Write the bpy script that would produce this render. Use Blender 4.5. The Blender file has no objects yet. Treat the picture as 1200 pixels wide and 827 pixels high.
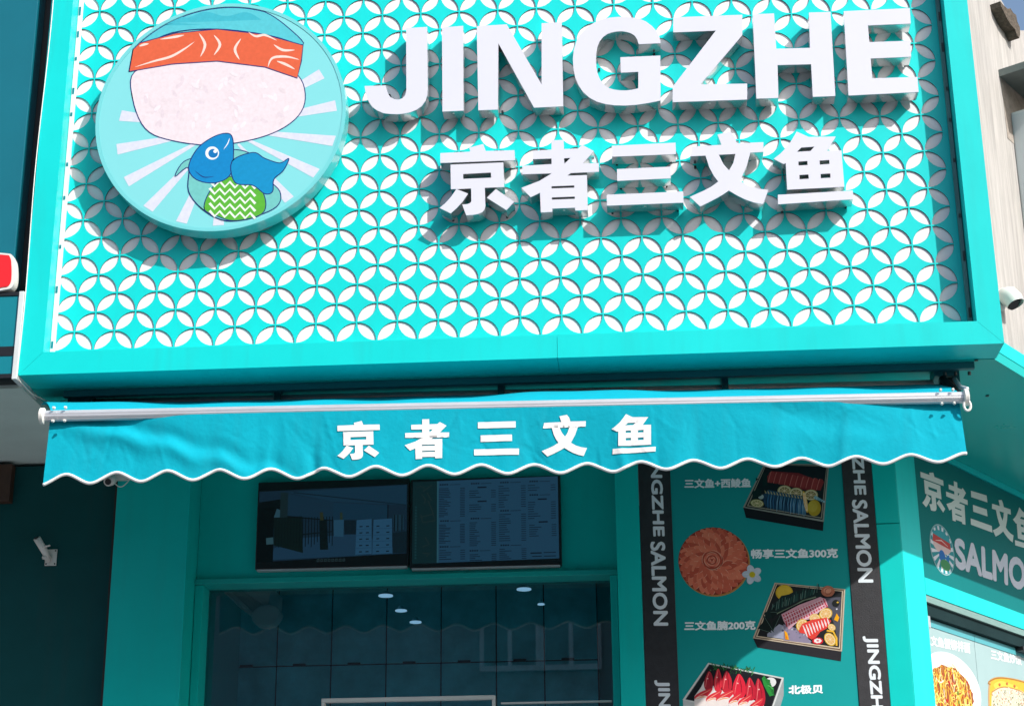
import bpy, bmesh, math, random
from mathutils import Vector, Matrix
from mathutils.geometry import tessellate_polygon
random.seed(7)
R = math.radians
SC = bpy.context.scene
COL = SC.collection

# ---------------------------------------------------------------- camera
CAM = Vector((0.6127, -8.0873, 1.5))
F_PX = 2100.0
def cam_axes(yaw, pitch, roll):
    cy, sy, cp, sp, cr, sr = math.cos(yaw), math.sin(yaw), math.cos(pitch), math.sin(pitch), math.cos(roll), math.sin(roll)
    f = Vector((sy*cp, cy*cp, sp)); r = Vector((cy, -sy, 0)); u = r.cross(f)
    return cr*r + sr*u, -sr*r + cr*u, f
AR, AU, AF = cam_axes(R(-3.931), R(19.811), R(-0.528))
cam = bpy.data.objects.new('camera', bpy.data.cameras.new('camera')); COL.objects.link(cam)
cam.data.sensor_width = 36; cam.data.lens = 36*F_PX/1200
cam.matrix_world = Matrix(((AR.x, AU.x, -AF.x, CAM.x), (AR.y, AU.y, -AF.y, CAM.y), (AR.z, AU.z, -AF.z, CAM.z), (0, 0, 0, 1)))
cam.data.clip_start = 0.1; cam.data.clip_end = 2000
SC.camera = cam

# ---------------------------------------------------------------- light
SUNDIR = Vector((-1.15, 1.0, -1.15)).normalized()      # the way the light travels
elev = math.asin(-SUNDIR.z); azim = math.atan2(-SUNDIR.x, -SUNDIR.y)
w = bpy.data.worlds.new("World"); SC.world = w; w.use_nodes = True
nt = w.node_tree; bg = nt.nodes['Background']
sky = nt.nodes.new('ShaderNodeTexSky'); sky.sky_type = 'NISHITA'; sky.sun_disc = False
sky.sun_elevation = elev; sky.sun_rotation = azim; sky.air_density = 1.2; sky.dust_density = 2.5; sky.ozone_density = 1.5
nt.links.new(sky.outputs[0], bg.inputs[0]); bg.inputs[1].default_value = 0.15
sl = bpy.data.lights.new('sun', 'SUN'); sl.energy = 4.3; sl.angle = R(0.53); sl.color = (1.0, 0.965, 0.925)
so = bpy.data.objects.new('sun', sl); COL.objects.link(so); so.location = (6, -8, 12)
so.rotation_euler = SUNDIR.to_track_quat('-Z', 'Y').to_euler()
SC.view_settings.view_transform = 'Standard'; SC.view_settings.look = 'None'
SC.view_settings.exposure = 0.25; SC.view_settings.gamma = 1
SC.cycles.max_bounces = 8

# ---------------------------------------------------------------- materials
MC = {}
def mat(name, col, rough=0.4, metal=0.0, var=0.06, scale=3.0, bump=0.0, bscale=40, coat=0.0, emit=None, estr=0.0, spec=0.5, stretch=(1, 1, 1), rvar=0.0, dirt=0.0, sss=0):
    if name in MC: return MC[name]
    m = bpy.data.materials.new(name); m.use_nodes = True; n = m.node_tree; b = n.nodes['Principled BSDF']
    b.inputs['Roughness'].default_value = rough; b.inputs['Metallic'].default_value = metal
    b.inputs['Coat Weight'].default_value = coat; b.inputs['Specular IOR Level'].default_value = spec
    tc = n.nodes.new('ShaderNodeTexCoord'); mp = n.nodes.new('ShaderNodeMapping'); mp.inputs['Scale'].default_value = stretch
    n.links.new(tc.outputs['Object'], mp.inputs[0])
    if var:
        ns = n.nodes.new('ShaderNodeTexNoise'); ns.inputs['Scale'].default_value = scale; ns.inputs['Detail'].default_value = 6; ns.inputs['Roughness'].default_value = .65
        n.links.new(mp.outputs[0], ns.inputs['Vector'])
        cr = n.nodes.new('ShaderNodeValToRGB'); n.links.new(ns.outputs['Fac'], cr.inputs[0])
        cr.color_ramp.elements[0].position = .3; cr.color_ramp.elements[1].position = .72
        cr.color_ramp.elements[0].color = tuple(c*(1-var) for c in col)+(1,); cr.color_ramp.elements[1].color = tuple(min(1, c*(1+var)) for c in col)+(1,)
        src = cr.outputs[0]
        if dirt:
            n2 = n.nodes.new('ShaderNodeTexNoise'); n2.inputs['Scale'].default_value = 9; n2.inputs['Detail'].default_value = 8
            m2 = n.nodes.new('ShaderNodeMapping'); m2.inputs['Scale'].default_value = (1.6, 1.6, .18); n.links.new(tc.outputs['Object'], m2.inputs[0]); n.links.new(m2.outputs[0], n2.inputs['Vector'])
            r2 = n.nodes.new('ShaderNodeValToRGB'); r2.color_ramp.elements[0].position = .5; r2.color_ramp.elements[1].position = .75
            r2.color_ramp.elements[0].color = (0, 0, 0, 1); r2.color_ramp.elements[1].color = (dirt,)*3+(1,)
            n.links.new(n2.outputs['Fac'], r2.inputs[0])
            mx = n.nodes.new('ShaderNodeMixRGB'); n.links.new(r2.outputs[0], mx.inputs[0]); n.links.new(src, mx.inputs[1]); mx.inputs[2].default_value = tuple(c*.45+.03 for c in col)+(1,)
            src = mx.outputs[0]
        n.links.new(src, b.inputs['Base Color'])
        if rvar:
            mr = n.nodes.new('ShaderNodeMapRange'); mr.inputs[3].default_value = max(.02, rough-rvar); mr.inputs[4].default_value = rough+rvar
            n.links.new(ns.outputs['Fac'], mr.inputs[0]); n.links.new(mr.outputs[0], b.inputs['Roughness'])
    else: b.inputs['Base Color'].default_value = tuple(col)+(1,)
    if bump:
        nb = n.nodes.new('ShaderNodeTexNoise'); nb.inputs['Scale'].default_value = bscale; nb.inputs['Detail'].default_value = 5
        n.links.new(mp.outputs[0], nb.inputs['Vector'])
        bp = n.nodes.new('ShaderNodeBump'); bp.inputs['Strength'].default_value = bump; bp.inputs['Distance'].default_value = .01
        n.links.new(nb.outputs['Fac'], bp.inputs['Height']); n.links.new(bp.outputs[0], b.inputs['Normal'])
    if emit:
        b.inputs['Emission Color'].default_value = tuple(emit)+(1,); b.inputs['Emission Strength'].default_value = estr
    MC[name] = m
    return m
def lin(r, g, b):
    f = lambda c: ((c/255+.055)/1.055)**2.4 if c > 10 else c/255/12.92
    return (f(r), f(g), f(b))
def flat(r, g, b, rough=.45):                      # a printed ink
    return mat('ink_%d_%d_%d' % (r, g, b), tuple(c*.80 for c in lin(r, g, b)), rough, var=.07, scale=50, spec=.2)
def glow(r, g, b, s=1.0):
    k = 'screen_%d_%d_%d' % (r, g, b)
    return mat(k, (.004, .006, .008), .25, spec=.2, var=0, emit=(lin(r, g, b)[0]*1.1, lin(r, g, b)[1]*.92, lin(r, g, b)[2]*.60), estr=s*.85)
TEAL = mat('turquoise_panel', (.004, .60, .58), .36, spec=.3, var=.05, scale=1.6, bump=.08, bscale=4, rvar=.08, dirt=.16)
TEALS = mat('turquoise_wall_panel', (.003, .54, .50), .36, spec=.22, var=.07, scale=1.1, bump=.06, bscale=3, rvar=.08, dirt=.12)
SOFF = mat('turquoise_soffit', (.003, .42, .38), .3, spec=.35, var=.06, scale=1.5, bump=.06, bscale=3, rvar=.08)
LATT = mat('turquoise_lattice', (.004, .61, .59), .42, spec=.25, var=.05, scale=1.8, dirt=.10)
BACK = mat('white_backing', (.80, .80, .81), .6, var=.03, scale=2, dirt=.05)
WHITE = mat('white_acrylic', (.64, .65, .72), .38, var=.015)
STEEL = mat('polished_steel', (.70, .72, .72), .20, .86, var=.06, scale=4, bump=.03, bscale=7)
ALU = mat('brushed_aluminium', (.64, .64, .66), .36, .5, var=.12, scale=6, stretch=(.5, 8, 8), bump=.12, bscale=60)
CLOTH = mat('awning_canvas', (.002, .365, .475), .8, var=.05, scale=5, bump=.18, bscale=40, spec=.12, dirt=.12)
DTUBE = mat('dark_teal_tube', (.01, .11, .13), .4, var=.1)
BLACK = mat('black_plastic', (.012, .012, .014), .35, var=.1)
MATTB = mat('black_vinyl', (.022, .022, .026), .5, var=.25, scale=30, bump=.15, bscale=160)
WPLAS = mat('white_plastic', (.72, .71, .66), .4, var=.05, dirt=.2)
PIPING = mat('white_piping', (.85, .84, .82), .6, var=.06, scale=20)
CONC = mat('beige_concrete', (.43, .41, .385), .9, var=.20, scale=12, stretch=(4, 4, .18), bump=.7, bscale=30, dirt=.45)
GREYP = mat('grey_plaster', (.50, .62, .58), .8, var=.07, scale=3, bump=.15, bscale=30)
DGREEN = mat('dark_green_wall', (.005, .075, .078), .5, spec=.15, var=.12, scale=2, rvar=.1, dirt=.2)
NTEAL = mat('neighbour_teal', (.003, .14, .19), .3, var=.06, scale=2)
NTEAL2 = mat('neighbour_teal_box', (.003, .19, .24), .3, var=.06, scale=2)
RED = mat('red_acrylic', (.75, .015, .02), .3, var=.03)
BROWN = mat('brown_board', (.06, .03, .018), .5, var=.2, scale=20)
ROOM = mat('room_wall', (.16, .60, .64), .7, var=.05)

# ---------------------------------------------------------------- frames: a plane with its own 2D axes
class Fr:
    def __init__(s, o, u, n): s.o = Vector(o); s.u = Vector(u).normalized(); s.n = Vector(n).normalized(); s.v = Vector((0, 0, 1))
    def w(s, u, v, d=0): return s.o + s.u*u + s.v*v + s.n*d
    def at(s, x, y, d=0):                            # a sight line of the survey picture met with this plane
        ray = AF*F_PX + AR*(x-600) + AU*(413.5-y)
        t = ((s.o + s.n*d - CAM).dot(s.n))/ray.dot(s.n)
        q = CAM + ray*t - s.o
        return (q.dot(s.u), q.dot(s.v))
def FY(y): return Fr((0, y, 0), (1, 0, 0), (0, -1, 0))
SU = Vector((.5618, .8273, 0)); SN = Vector((.8273, -.5618, 0))
SIDE = Fr((2.003, 1.15, 0), SU, SN)
FASC = Fr((2.354, .095, 0), SU, SN)
ZB = 4.344

# ---------------------------------------------------------------- object helpers
def link(name, me, parent=None):
    o = bpy.data.objects.new(name, me); COL.objects.link(o)
    if parent is not None: o.parent = parent
    return o
def root_loc(p):
    v = Vector((0, 0, 0))
    while p is not None: v += p.location; p = p.parent
    return v
def build(name, verts, faces, m, parent=None, smooth=False, mi=None, loc=None):
    me = bpy.data.meshes.new(name)
    off = root_loc(parent) if parent is not None else (Vector(loc) if loc is not None else Vector((0, 0, 0)))
    me.from_pydata([tuple(Vector(v)-off) for v in verts], [], faces)
    for x in (m if isinstance(m, (list, tuple)) else [m]): me.materials.append(x)
    if mi: me.polygons.foreach_set('material_index', mi)
    if smooth: me.polygons.foreach_set('use_smooth', [True]*len(me.polygons))
    me.update()
    o = link(name, me, parent)
    if parent is None and loc is not None: o.location = loc
    return o
def tag(o, label=None, cat=None, group=None, kind=None):
    if label: o['label'] = label
    if cat: o['category'] = cat
    if group: o['group'] = group
    if kind: o['kind'] = kind
    return o
def thing(name, loc, label, cat, group=None):
    o = bpy.data.objects.new(name, None); COL.objects.link(o); o.location = loc; o.empty_display_size = .1
    return tag(o, label, cat, group)
class MB:
    def __init__(s): s.v = []; s.f = []; s.m = []
    def add(s, vs, fs, mi=0):
        b = len(s.v); s.v += [Vector(q) for q in vs]; s.f += [tuple(i+b for i in f) for f in fs]; s.m += [mi]*len(fs); return s
    def box(s, x0, x1, y0, y1, z0, z1, mi=0):
        vs = [(x, y, z) for z in (z0, z1) for y in (y0, y1) for x in (x0, x1)]
        return s.add(vs, [(0, 2, 3, 1), (4, 5, 7, 6), (0, 1, 5, 4), (2, 6, 7, 3), (0, 4, 6, 2), (1, 3, 7, 5)], mi)
    def fbox(s, fr, u0, u1, v0, v1, d0, d1, mi=0):
        vs = [fr.w(u, v, d) for v in (v0, v1) for d in (d0, d1) for u in (u0, u1)]
        return s.add(vs, [(0, 2, 3, 1), (4, 5, 7, 6), (0, 1, 5, 4), (2, 6, 7, 3), (0, 4, 6, 2), (1, 3, 7, 5)], mi)
    def plate(s, fr, loops, d0, d1, mi=0, mside=None, front=True, side=True, back=False):
        loops = [list(l) for l in loops]
        fl = [q for l in loops for q in l]
        tr = tessellate_polygon([[Vector((q[0], q[1], 0)) for q in l] for l in loops])
        if front:
            fs = []
            for t in tr:
                a, b, c = (fl[i] for i in t)
                ar = (b[0]-a[0])*(c[1]-a[1])-(b[1]-a[1])*(c[0]-a[0])
                if abs(ar) < 1e-12: continue
                fs.append(tuple(t) if ar > 0 else (t[0], t[2], t[1]))
            s.add([fr.w(q[0], q[1], d1) for q in fl], fs, mi)
        if back: s.add([fr.w(q[0], q[1], d0) for q in fl], [tuple(t) for t in tr], mi)
        if side:
            ms = mi if mside is None else mside
            for l in loops:
                n = len(l)
                s.add([fr.w(q[0], q[1], d0) for q in l]+[fr.w(q[0], q[1], d1) for q in l], [(i, (i+1) % n, n+(i+1) % n, n+i) for i in range(n)], ms)
        return s
    def tube(s, pts, r, seg=10, mi=0, cap=True):
        pts = [Vector(p) for p in pts]; rings = []
        rr = r if isinstance(r, (list, tuple)) else [r]*len(pts)
        prev = None
        for i, p in enumerate(pts):
            t = (pts[min(i+1, len(pts)-1)]-pts[max(i-1, 0)]).normalized()
            if prev is None:
                a = Vector((0, 0, 1)) if abs(t.z) < .9 else Vector((1, 0, 0)); a = (a-t*a.dot(t)).normalized()
            else: a = (prev-t*prev.dot(t)).normalized()
            prev = a; b = t.cross(a)
            rings.append([p+(a*math.cos(k*2*math.pi/seg)+b*math.sin(k*2*math.pi/seg))*rr[i] for k in range(seg)])
        base = len(s.v); s.v += [q for g in rings for q in g]
        for i in range(len(rings)-1):
            for k in range(seg):
                s.f.append((base+i*seg+k, base+i*seg+(k+1) % seg, base+(i+1)*seg+(k+1) % seg, base+(i+1)*seg+k)); s.m.append(mi)
        if cap:
            s.f.append(tuple(base+k for k in reversed(range(seg)))); s.m.append(mi)
            s.f.append(tuple(base+(len(rings)-1)*seg+k for k in range(seg))); s.m.append(mi)
        return s
    def make(s, name, m, parent=None, smooth=False, bevel=0, loc=None):
        o = build(name, s.v, s.f, m, parent, smooth, s.m, loc)
        if bevel:
            bm = bmesh.new(); bm.from_mesh(o.data)
            bmesh.ops.bevel(bm, geom=bm.edges[:], offset=bevel, segments=2, affect='EDGES', profile=.6)
            bm.to_mesh(o.data); bm.free()
        return o
def Z(pts, ox, oy, sc):                              # picture trace: zoomed sheet -> picture
    return [(ox+x/sc, oy+y/sc) for x, y in pts]
def tr(fr, pts, d=0): return [fr.at(x, y, d) for x, y in pts]
def arc(cx, cy, r, a0, a1, n): return [(cx+r*math.cos(R(a0+(a1-a0)*i/n)), cy+r*math.sin(R(a0+(a1-a0)*i/n))) for i in range(n+1)]
def ell(cx, cy, rx, ry, n=24, rot=0):
    c, s_ = math.cos(R(rot)), math.sin(R(rot)); out = []
    for i in range(n):
        x = rx*math.cos(2*math.pi*i/n); y = ry*math.sin(2*math.pi*i/n); out.append((cx+x*c-y*s_, cy+x*s_+y*c))
    return out
class Art:                                           # flat print: thin layers of ink on a surface
    def __init__(s, fr, d, step=.000009): s.fr = fr; s.d = d; s.mb = MB(); s.mats = []; s.step = step
    def _m(s, c):
        m = c if isinstance(c, bpy.types.Material) else flat(*c)
        if m not in s.mats: s.mats.append(m)
        return s.mats.index(m)
    def loops(s, ls, c): s.mb.plate(s.fr, ls, 0, s.d, s._m(c), side=False); s.d += s.step; return s
    def poly(s, pts, c, *holes): return s.loops([pts]+list(holes), c)
    def px(s, pts, c): return s.loops([tr(s.fr, pts)], c)
    def ribbon(s, pts, wd, c, taper=False):
        L = []; Rr = []
        n = len(pts)
        for i in range(n):
            a = pts[max(i-1, 0)]; b = pts[min(i+1, n-1)]
            dx, dy = b[0]-a[0], b[1]-a[1]; q = math.hypot(dx, dy) or 1
            k = wd/2*(math.sin(math.pi*(i+.35)/(n-.3)) if taper else 1)
            L.append(s.fr.w(pts[i][0]-dy/q*k, pts[i][1]+dx/q*k, s.d)); Rr.append(s.fr.w(pts[i][0]+dy/q*k, pts[i][1]-dx/q*k, s.d))
        s.mb.add(L+Rr, [(n+i, n+i+1, i+1, i) for i in range(n-1)], s._m(c)); s.d += s.step
        return s
    def rpx(s, pts, wd, c, taper=False): return s.ribbon(tr(s.fr, pts), wd, c, taper)
    def make(s, name, parent): return s.mb.make(name, s.mats, parent)
_tc = {}
def glyphs(body):                                    # outlines of the built-in font, as flat triangles in a unit box
    if body in _tc: return _tc[body]
    t = bpy.data.curves.new('lettering', 'FONT'); t.body = body; t.resolution_u = 4
    o = bpy.data.objects.new('lettering', t); COL.objects.link(o)
    bpy.context.view_layer.update()
    me = bpy.data.meshes.new_from_object(o.evaluated_get(bpy.context.evaluated_depsgraph_get()))
    vs = [(v.co.x, v.co.y) for v in me.vertices]; fs = [tuple(p.vertices) for p in me.polygons]
    bpy.data.objects.remove(o); bpy.data.curves.remove(t); bpy.data.meshes.remove(me)
    x0 = min(v[0] for v in vs); x1 = max(v[0] for v in vs); y0 = min(v[1] for v in vs); y1 = max(v[1] for v in vs)
    _tc[body] = ([((x-x0)/(x1-x0), (y-y0)/(y1-y0)) for x, y in vs], fs)
    return _tc[body]
def words(name, body, fr, quad, m, parent, d=.002, bold=0.0):
    """quad: where the text box's corners (bottom-left, bottom-right, top-right, top-left) stand on the plane"""
    vs, fs = glyphs(body); mb = MB()
    a, b, c, e = [Vector(q) for q in quad]
    sh = [(0, 0)] + ([(bold*math.cos(k*math.pi/4), bold*math.sin(k*math.pi/4)) for k in range(8)] if bold else [])
    for k, (du, dv) in enumerate(sh):
        out = []
        for x, y in vs:
            p = (a*(1-x)+b*x)*(1-y)+(e*(1-x)+c*x)*y
            out.append(fr.w(p.x+du, p.y+dv, d+k*.00006))
        mb.add(out, fs)
    return mb.make(name, m, parent)

# ================================================================ SETTING
g = MB(); g.add([(-300, -300, -.15), (300, -300, -.15), (300, 300, -.15), (-300, 300, -.15)], [(0, 1, 2, 3)])
tag(g.make('ground', mat('asphalt', (.055, .055, .057), .9, var=.2, scale=8, bump=.4, bscale=80)), kind='structure')
g = MB().box(-40, 40, -5.2, 6, -.149, 0)
tag(g.make('pavement', mat('paving', (.24, .24, .255), .85, var=.12, scale=3, bump=.2, bscale=30)), kind='structure')
g = MB().box(-40, 40, -5.36, -5.203, -.149, .012)
tag(g.make('kerb', mat('kerb_stone', (.36, .35, .33), .85, var=.12, scale=6), bevel=.01), kind='structure')

# ================================================================ SHOP BUILDING
bld = thing('shop_building', (0, 1.15, 0), 'turquoise panelled corner shop building with overhanging soffit and beige concrete upper wall', 'building')
W = FY(1.15); RW = FY(1.38)
# front wall: columns
def col(x0, x1, y0, y1, z0, z1, name='column', m=TEALS): return MB().box(x0, x1, y0, y1, z0, z1).make(name, m, bld, bevel=.003)
col(-2.180, -1.775, 1.15, 1.60, 0, ZB-.001)
col(.520, .646, 1.15, 1.60, 0, ZB-.001)
col(.650, 1.876, 1.162, 1.60, 0, ZB-.002, 'wall_panel')
# the right-hand end panel of the front, with its panel joint
zj = W.at(1040, 613)[1]
col(1.8795, 2.0005, 1.15, 1.60, 0, zj-.002, 'end_panel'); col(1.8795, 2.0005, 1.15, 1.60, zj+.002, ZB-.001, 'end_panel')
# recessed wall above the window carrying the screens
zh = RW.at(480, 674)[1]
xl, xr = -1.773, .518
MB().box(xl, xr, 1.38, 1.43, zh+.001, ZB-.002).make('recess_wall', TEALS, bld)
MB().box(xl, xr, 1.345, 1.56, zh-.028, zh).make('header_trim', mat('turquoise_trim', (.01, .40, .37), .3), bld, bevel=.003)
MB().box(xl+.001, xl+.045, 1.352, 1.56, 0, zh-.03).make('jamb', TEALS, bld, bevel=.003)
MB().box(xr-.04, xr-.001, 1.352, 1.56, 0, zh-.03).make('jamb', TEALS, bld, bevel=.003)
# soffit under the upper floor
def soffit_poly():
    a = FASC.w(0, 0, -.001); b = FASC.w(3.2, 0, -.001); c = SIDE.w(3.0, 0, -.3); d_ = Vector((-2.33, 1.6, 0))
    return [(-2.33, .097), (a.x, .097), (b.x, b.y), (c.x, c.y), (d_.x, d_.y)]
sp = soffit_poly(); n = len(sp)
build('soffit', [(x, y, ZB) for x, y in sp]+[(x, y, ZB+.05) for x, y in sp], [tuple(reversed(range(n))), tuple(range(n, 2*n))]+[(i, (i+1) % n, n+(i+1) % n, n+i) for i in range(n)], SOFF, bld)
# fascia band running back along the corner street
ft = FASC.at(1200, 416)[1]
MB().fbox(FASC, .006, 3.2, ZB+.051, ft, -.05, 0.0015).make('fascia', TEAL, bld, bevel=.002)
# side wall: corner post, frame round the side sign
uS0 = 0.0
u_p = SIDE.at(1069, 539)[0]; zs_top = SIDE.at(1160, 565)[1]; u_p2 = SIDE.at(1082, 660)[0]
zs_bot = SIDE.at(1140, 697)[1]; zd = SIDE.at(1140, 716)[1]
MB().fbox(SIDE, 0, u_p2, 0, ZB-.001, -.35, 0).make('corner_post', TEAL, bld, bevel=.002)
MB().fbox(SIDE, u_p2+.001, 3.0, zs_top+.004, ZB-.001, -.06, 0).make('side_header', TEAL, bld, bevel=.002)
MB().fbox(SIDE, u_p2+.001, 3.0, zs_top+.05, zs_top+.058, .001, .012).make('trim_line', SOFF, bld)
# concrete upper wall
topl = tr(FASC, [(1172, -2), (1181, 14), (1190, 30), (1196, 36), (1204, 36), (1230, 60)], -.03)
lo = [( -.35, ft), (3.2, ft), (3.2, topl[-1][1]-.3)]
poly = [(.012, ft+.001), (3.2, ft+.001), (3.2, topl[-1][1]-.6)] + list(reversed(topl)) + [(.012, topl[0][1]+.9)]
mb = MB().plate(FASC, [poly], -.10, -.03, back=True); mb.make('concrete_wall', CONC, bld)
for px, py in ((1157, 463), (1144, 421.5), (1080, 432)):
    x_, y_ = next((q.x, q.y) for q in [CAM+(AF*F_PX+AR*(px-600)+AU*(413.5-py))*((ZB-CAM.z)/(AF*F_PX+AR*(px-600)+AU*(413.5-py)).z)])
    MB().tube([(x_, y_, ZB-.001), (x_, y_, ZB-.006)], .009, 10).make('screw', BLACK, bld)
# broken dark roof edge lying against the wall top
mb = MB(); edge = Z([(190, 10), (215, 40), (240, 62), (262, 60), (280, 90), (300, 105), (308, 150), (326, 190), (328, 240), (322, 266), (306, 246), (292, 205), (262, 170), (240, 135), (215, 85), (196, 45)], 1140, 0, 5.9)
mb.plate(FASC, [tr(FASC, edge, .03)], -.03, .03)
mb.make('broken_roof_edge', mat('weathered_edge', (.10, .08, .06), .95, var=.5, scale=60, bump=1, bscale=90), bld)
# building body behind and above, so that the place is closed
MB().box(-2.33, 2.2, .17, .9, ZB+.052, 6.95).make('upper_wall', CONC, bld)
MB().box(-2.33, 1.7, 1.65, 4.2, ZB+.06, 6.8).make('upper_wall', CONC, bld)

# ================================================================ SHOP SIGN: frame, lattice, backing
A = .2; K0 = -10.5*A                                 # cell size and x of column 0
Z0 = 4.6063                                          # height of node row 0
YF = -.115
sign = thing('shop_sign', (0, 0, ZB), 'big turquoise framed signboard with overlapping circle lattice over a white back panel', 'sign')
SL, SR, ST, SB = -2.322, 2.360, 6.95, ZB+.003
rw = .115
def rail(pts, name='frame_rail', m=TEAL):
    # pts: outline on the front plane; runs back to y=.095
    mb = MB().plate(FY(0), [pts], -.094, -YF, back=True); return mb.make(name, m, sign, bevel=.0015)
e = .0006
zb2 = SB+rw
rail([(SL, SB), (.28-.0008, SB), (.28-.0008, zb2), (SL+rw, zb2)]); rail([(.28+.0008, SB), (SR, SB), (SR-rw, zb2), (.28+.0008, zb2)])
rail([(SR+e, SB+e), (SR+e, ST), (SR-rw+e, ST-rw), (SR-rw+e, zb2+e)])
rail([(SL-e, SB+e), (SL+rw-e, zb2+e), (SL+rw-e, ST-rw), (SL-e, ST)])
rail([(SL, ST+e), (SL+rw, ST-rw+e), (SR-rw, ST-rw+e), (SR, ST+e)])
MB().box(SL+rw, SR-rw, .0066, .03, zb2-.01, ST-rw).make('back_panel', BACK, sign)
def lens_half(ax, ay, bx, by, n=7):
    """the inward arc of half a petal along edge a->b (tile interior on the left), as points"""
    L = math.hypot(bx-ax, by-ay); ux, uy = (bx-ax)/L, (by-ay)/L; nx, ny = -uy, ux
    h = L*.5*.935; sag = L*.5*.395
    rad = (h*h+sag*sag)/(2*sag); out = []
    th = math.asin(h/rad)
    for i in range(n+1):
        t = -th+2*th*i/n
        s_ = rad*math.sin(t); d_ = rad*math.cos(t)-(rad-sag)
        out.append((ax+ux*(L/2+s_)+nx*d_, ay+uy*(L/2+s_)+ny*d_))
    return out
TH = .006
def tile(mb, corners, edges):
    """corners ccw; edges[i] True where a petal lies on the side i -> i+1"""
    loop = []; arcs = []
    n = len(corners)
    for i in range(n):
        a = corners[i]; b = corners[(i+1) % n]; loop.append(a)
        if edges[i]:
            pts = lens_half(*a, *b); arcs.append(pts); loop += pts
    cx = sum(c[0] for c in corners)/n; cy = sum(c[1] for c in corners)/n
    fr = FY(0)
    mb.plate(fr, [loop], 0, 0, side=False)
    for pts in arcs:
        m = len(pts)
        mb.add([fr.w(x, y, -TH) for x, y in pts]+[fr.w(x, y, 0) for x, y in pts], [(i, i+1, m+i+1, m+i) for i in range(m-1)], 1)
def lattice(k0, k1, jmax, xlo, xhi):
    mb = MB(); X = lambda k: K0+k*A
    Y = lambda j: Z0+j*A
    nk = int(round(k1-k0))
    zlo = zb2; zhi = ST-rw
    for c in range(nk+1):
        for j2 in range(-1, jmax*2):
            j = j2*.5
            # tiles centred on (k0+c, j) for integer j offsets; centres where (k + .5) and j are whole, or k whole and j half
            for k in (k0+c, k0+c+.5):
                if k > k1: continue
                # valid centre: k integer -> j half ; k half -> j integer
                kint = abs(k-round(k)) < .01; jint = abs(j-round(j)) < .01
                if kint == jint: continue
                N, S_, E_, W_ = (X(k), Y(j+.5)), (X(k), Y(j-.5)), (X(k+.5), Y(j)), (X(k-.5), Y(j))
                left = abs(k-k0) < .01; right = abs(k-k1) < .01; bot = abs(j+.5) < .01
                if bot:
                    if left or right: continue
                    tile(mb, [W_, E_, N], [False, True, True])
                elif left: tile(mb, [S_, E_, N], [True, True, False])
                elif right: tile(mb, [S_, N, W_], [False, True, True])
                else: tile(mb, [S_, E_, N, W_], [True]*4)
    yb = Y(-.5); yt = Y(jmax-.5)
    fr = FY(0)
    def rect(u0, u1, v0, v1):
        if u1-u0 > .001 and v1-v0 > .001: mb.add([fr.w(u0, v0), fr.w(u1, v0), fr.w(u1, v1), fr.w(u0, v1)], [(0, 1, 2, 3)])
    rect(xlo, xhi, zlo, yb)
    rect(xlo, X(k0), yb, yt+.3); rect(X(k1), xhi, yb, yt+.3)
    # top: half tiles row then plain strip
    mb.box(X(k0), X(k1), 0, TH, yt+.1, zhi)
    # turned edges of the sheet along the joints
    for xx in (xlo, xhi): mb.add([(xx, 0, zlo), (xx, TH, zlo), (xx, TH, zhi), (xx, 0, zhi)], [(0, 1, 2, 3)])
    return mb.make('lattice_panel', [LATT, mat('cut_edge', (.004, .05, .055), .6, spec=.1)], sign)  # near-black hole walls: shade of the petal rims painted into the colour
g_ = .0011
bx = [SL+rw, K0+6.5*A, K0+13.5*A, K0+20.5*A, SR-rw]
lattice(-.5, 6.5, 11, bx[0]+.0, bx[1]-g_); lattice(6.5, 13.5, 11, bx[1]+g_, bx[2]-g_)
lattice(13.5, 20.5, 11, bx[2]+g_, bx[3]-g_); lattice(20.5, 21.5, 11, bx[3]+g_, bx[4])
# LED strips along the inner left and right of the frame
def led(x, side):
    mb = MB().box(x-.008, x+.008, -.030, -.001, zb2+.002, ST-rw-.01)
    o = mb.make('light_strip', mat('strip_white', (.8, .8, .78), .45, var=.06, scale=30) if side < 0 else mat('strip_grey', (.10, .2, .2), .5, var=.2), sign)
    m2 = MB(); z = zb2+.05
    while z < 6.6:
        hh = random.choice((.02, .035, .05)); MB().box(x-.004, x+.006, -.0325, -.0302, z, z+hh).make('strip_clip', BLACK if side > 0 else NTEAL2, o); z += random.uniform(.12, .3)
led(SL+rw+.010, -1); led(SR-rw-.012, 1)

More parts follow.
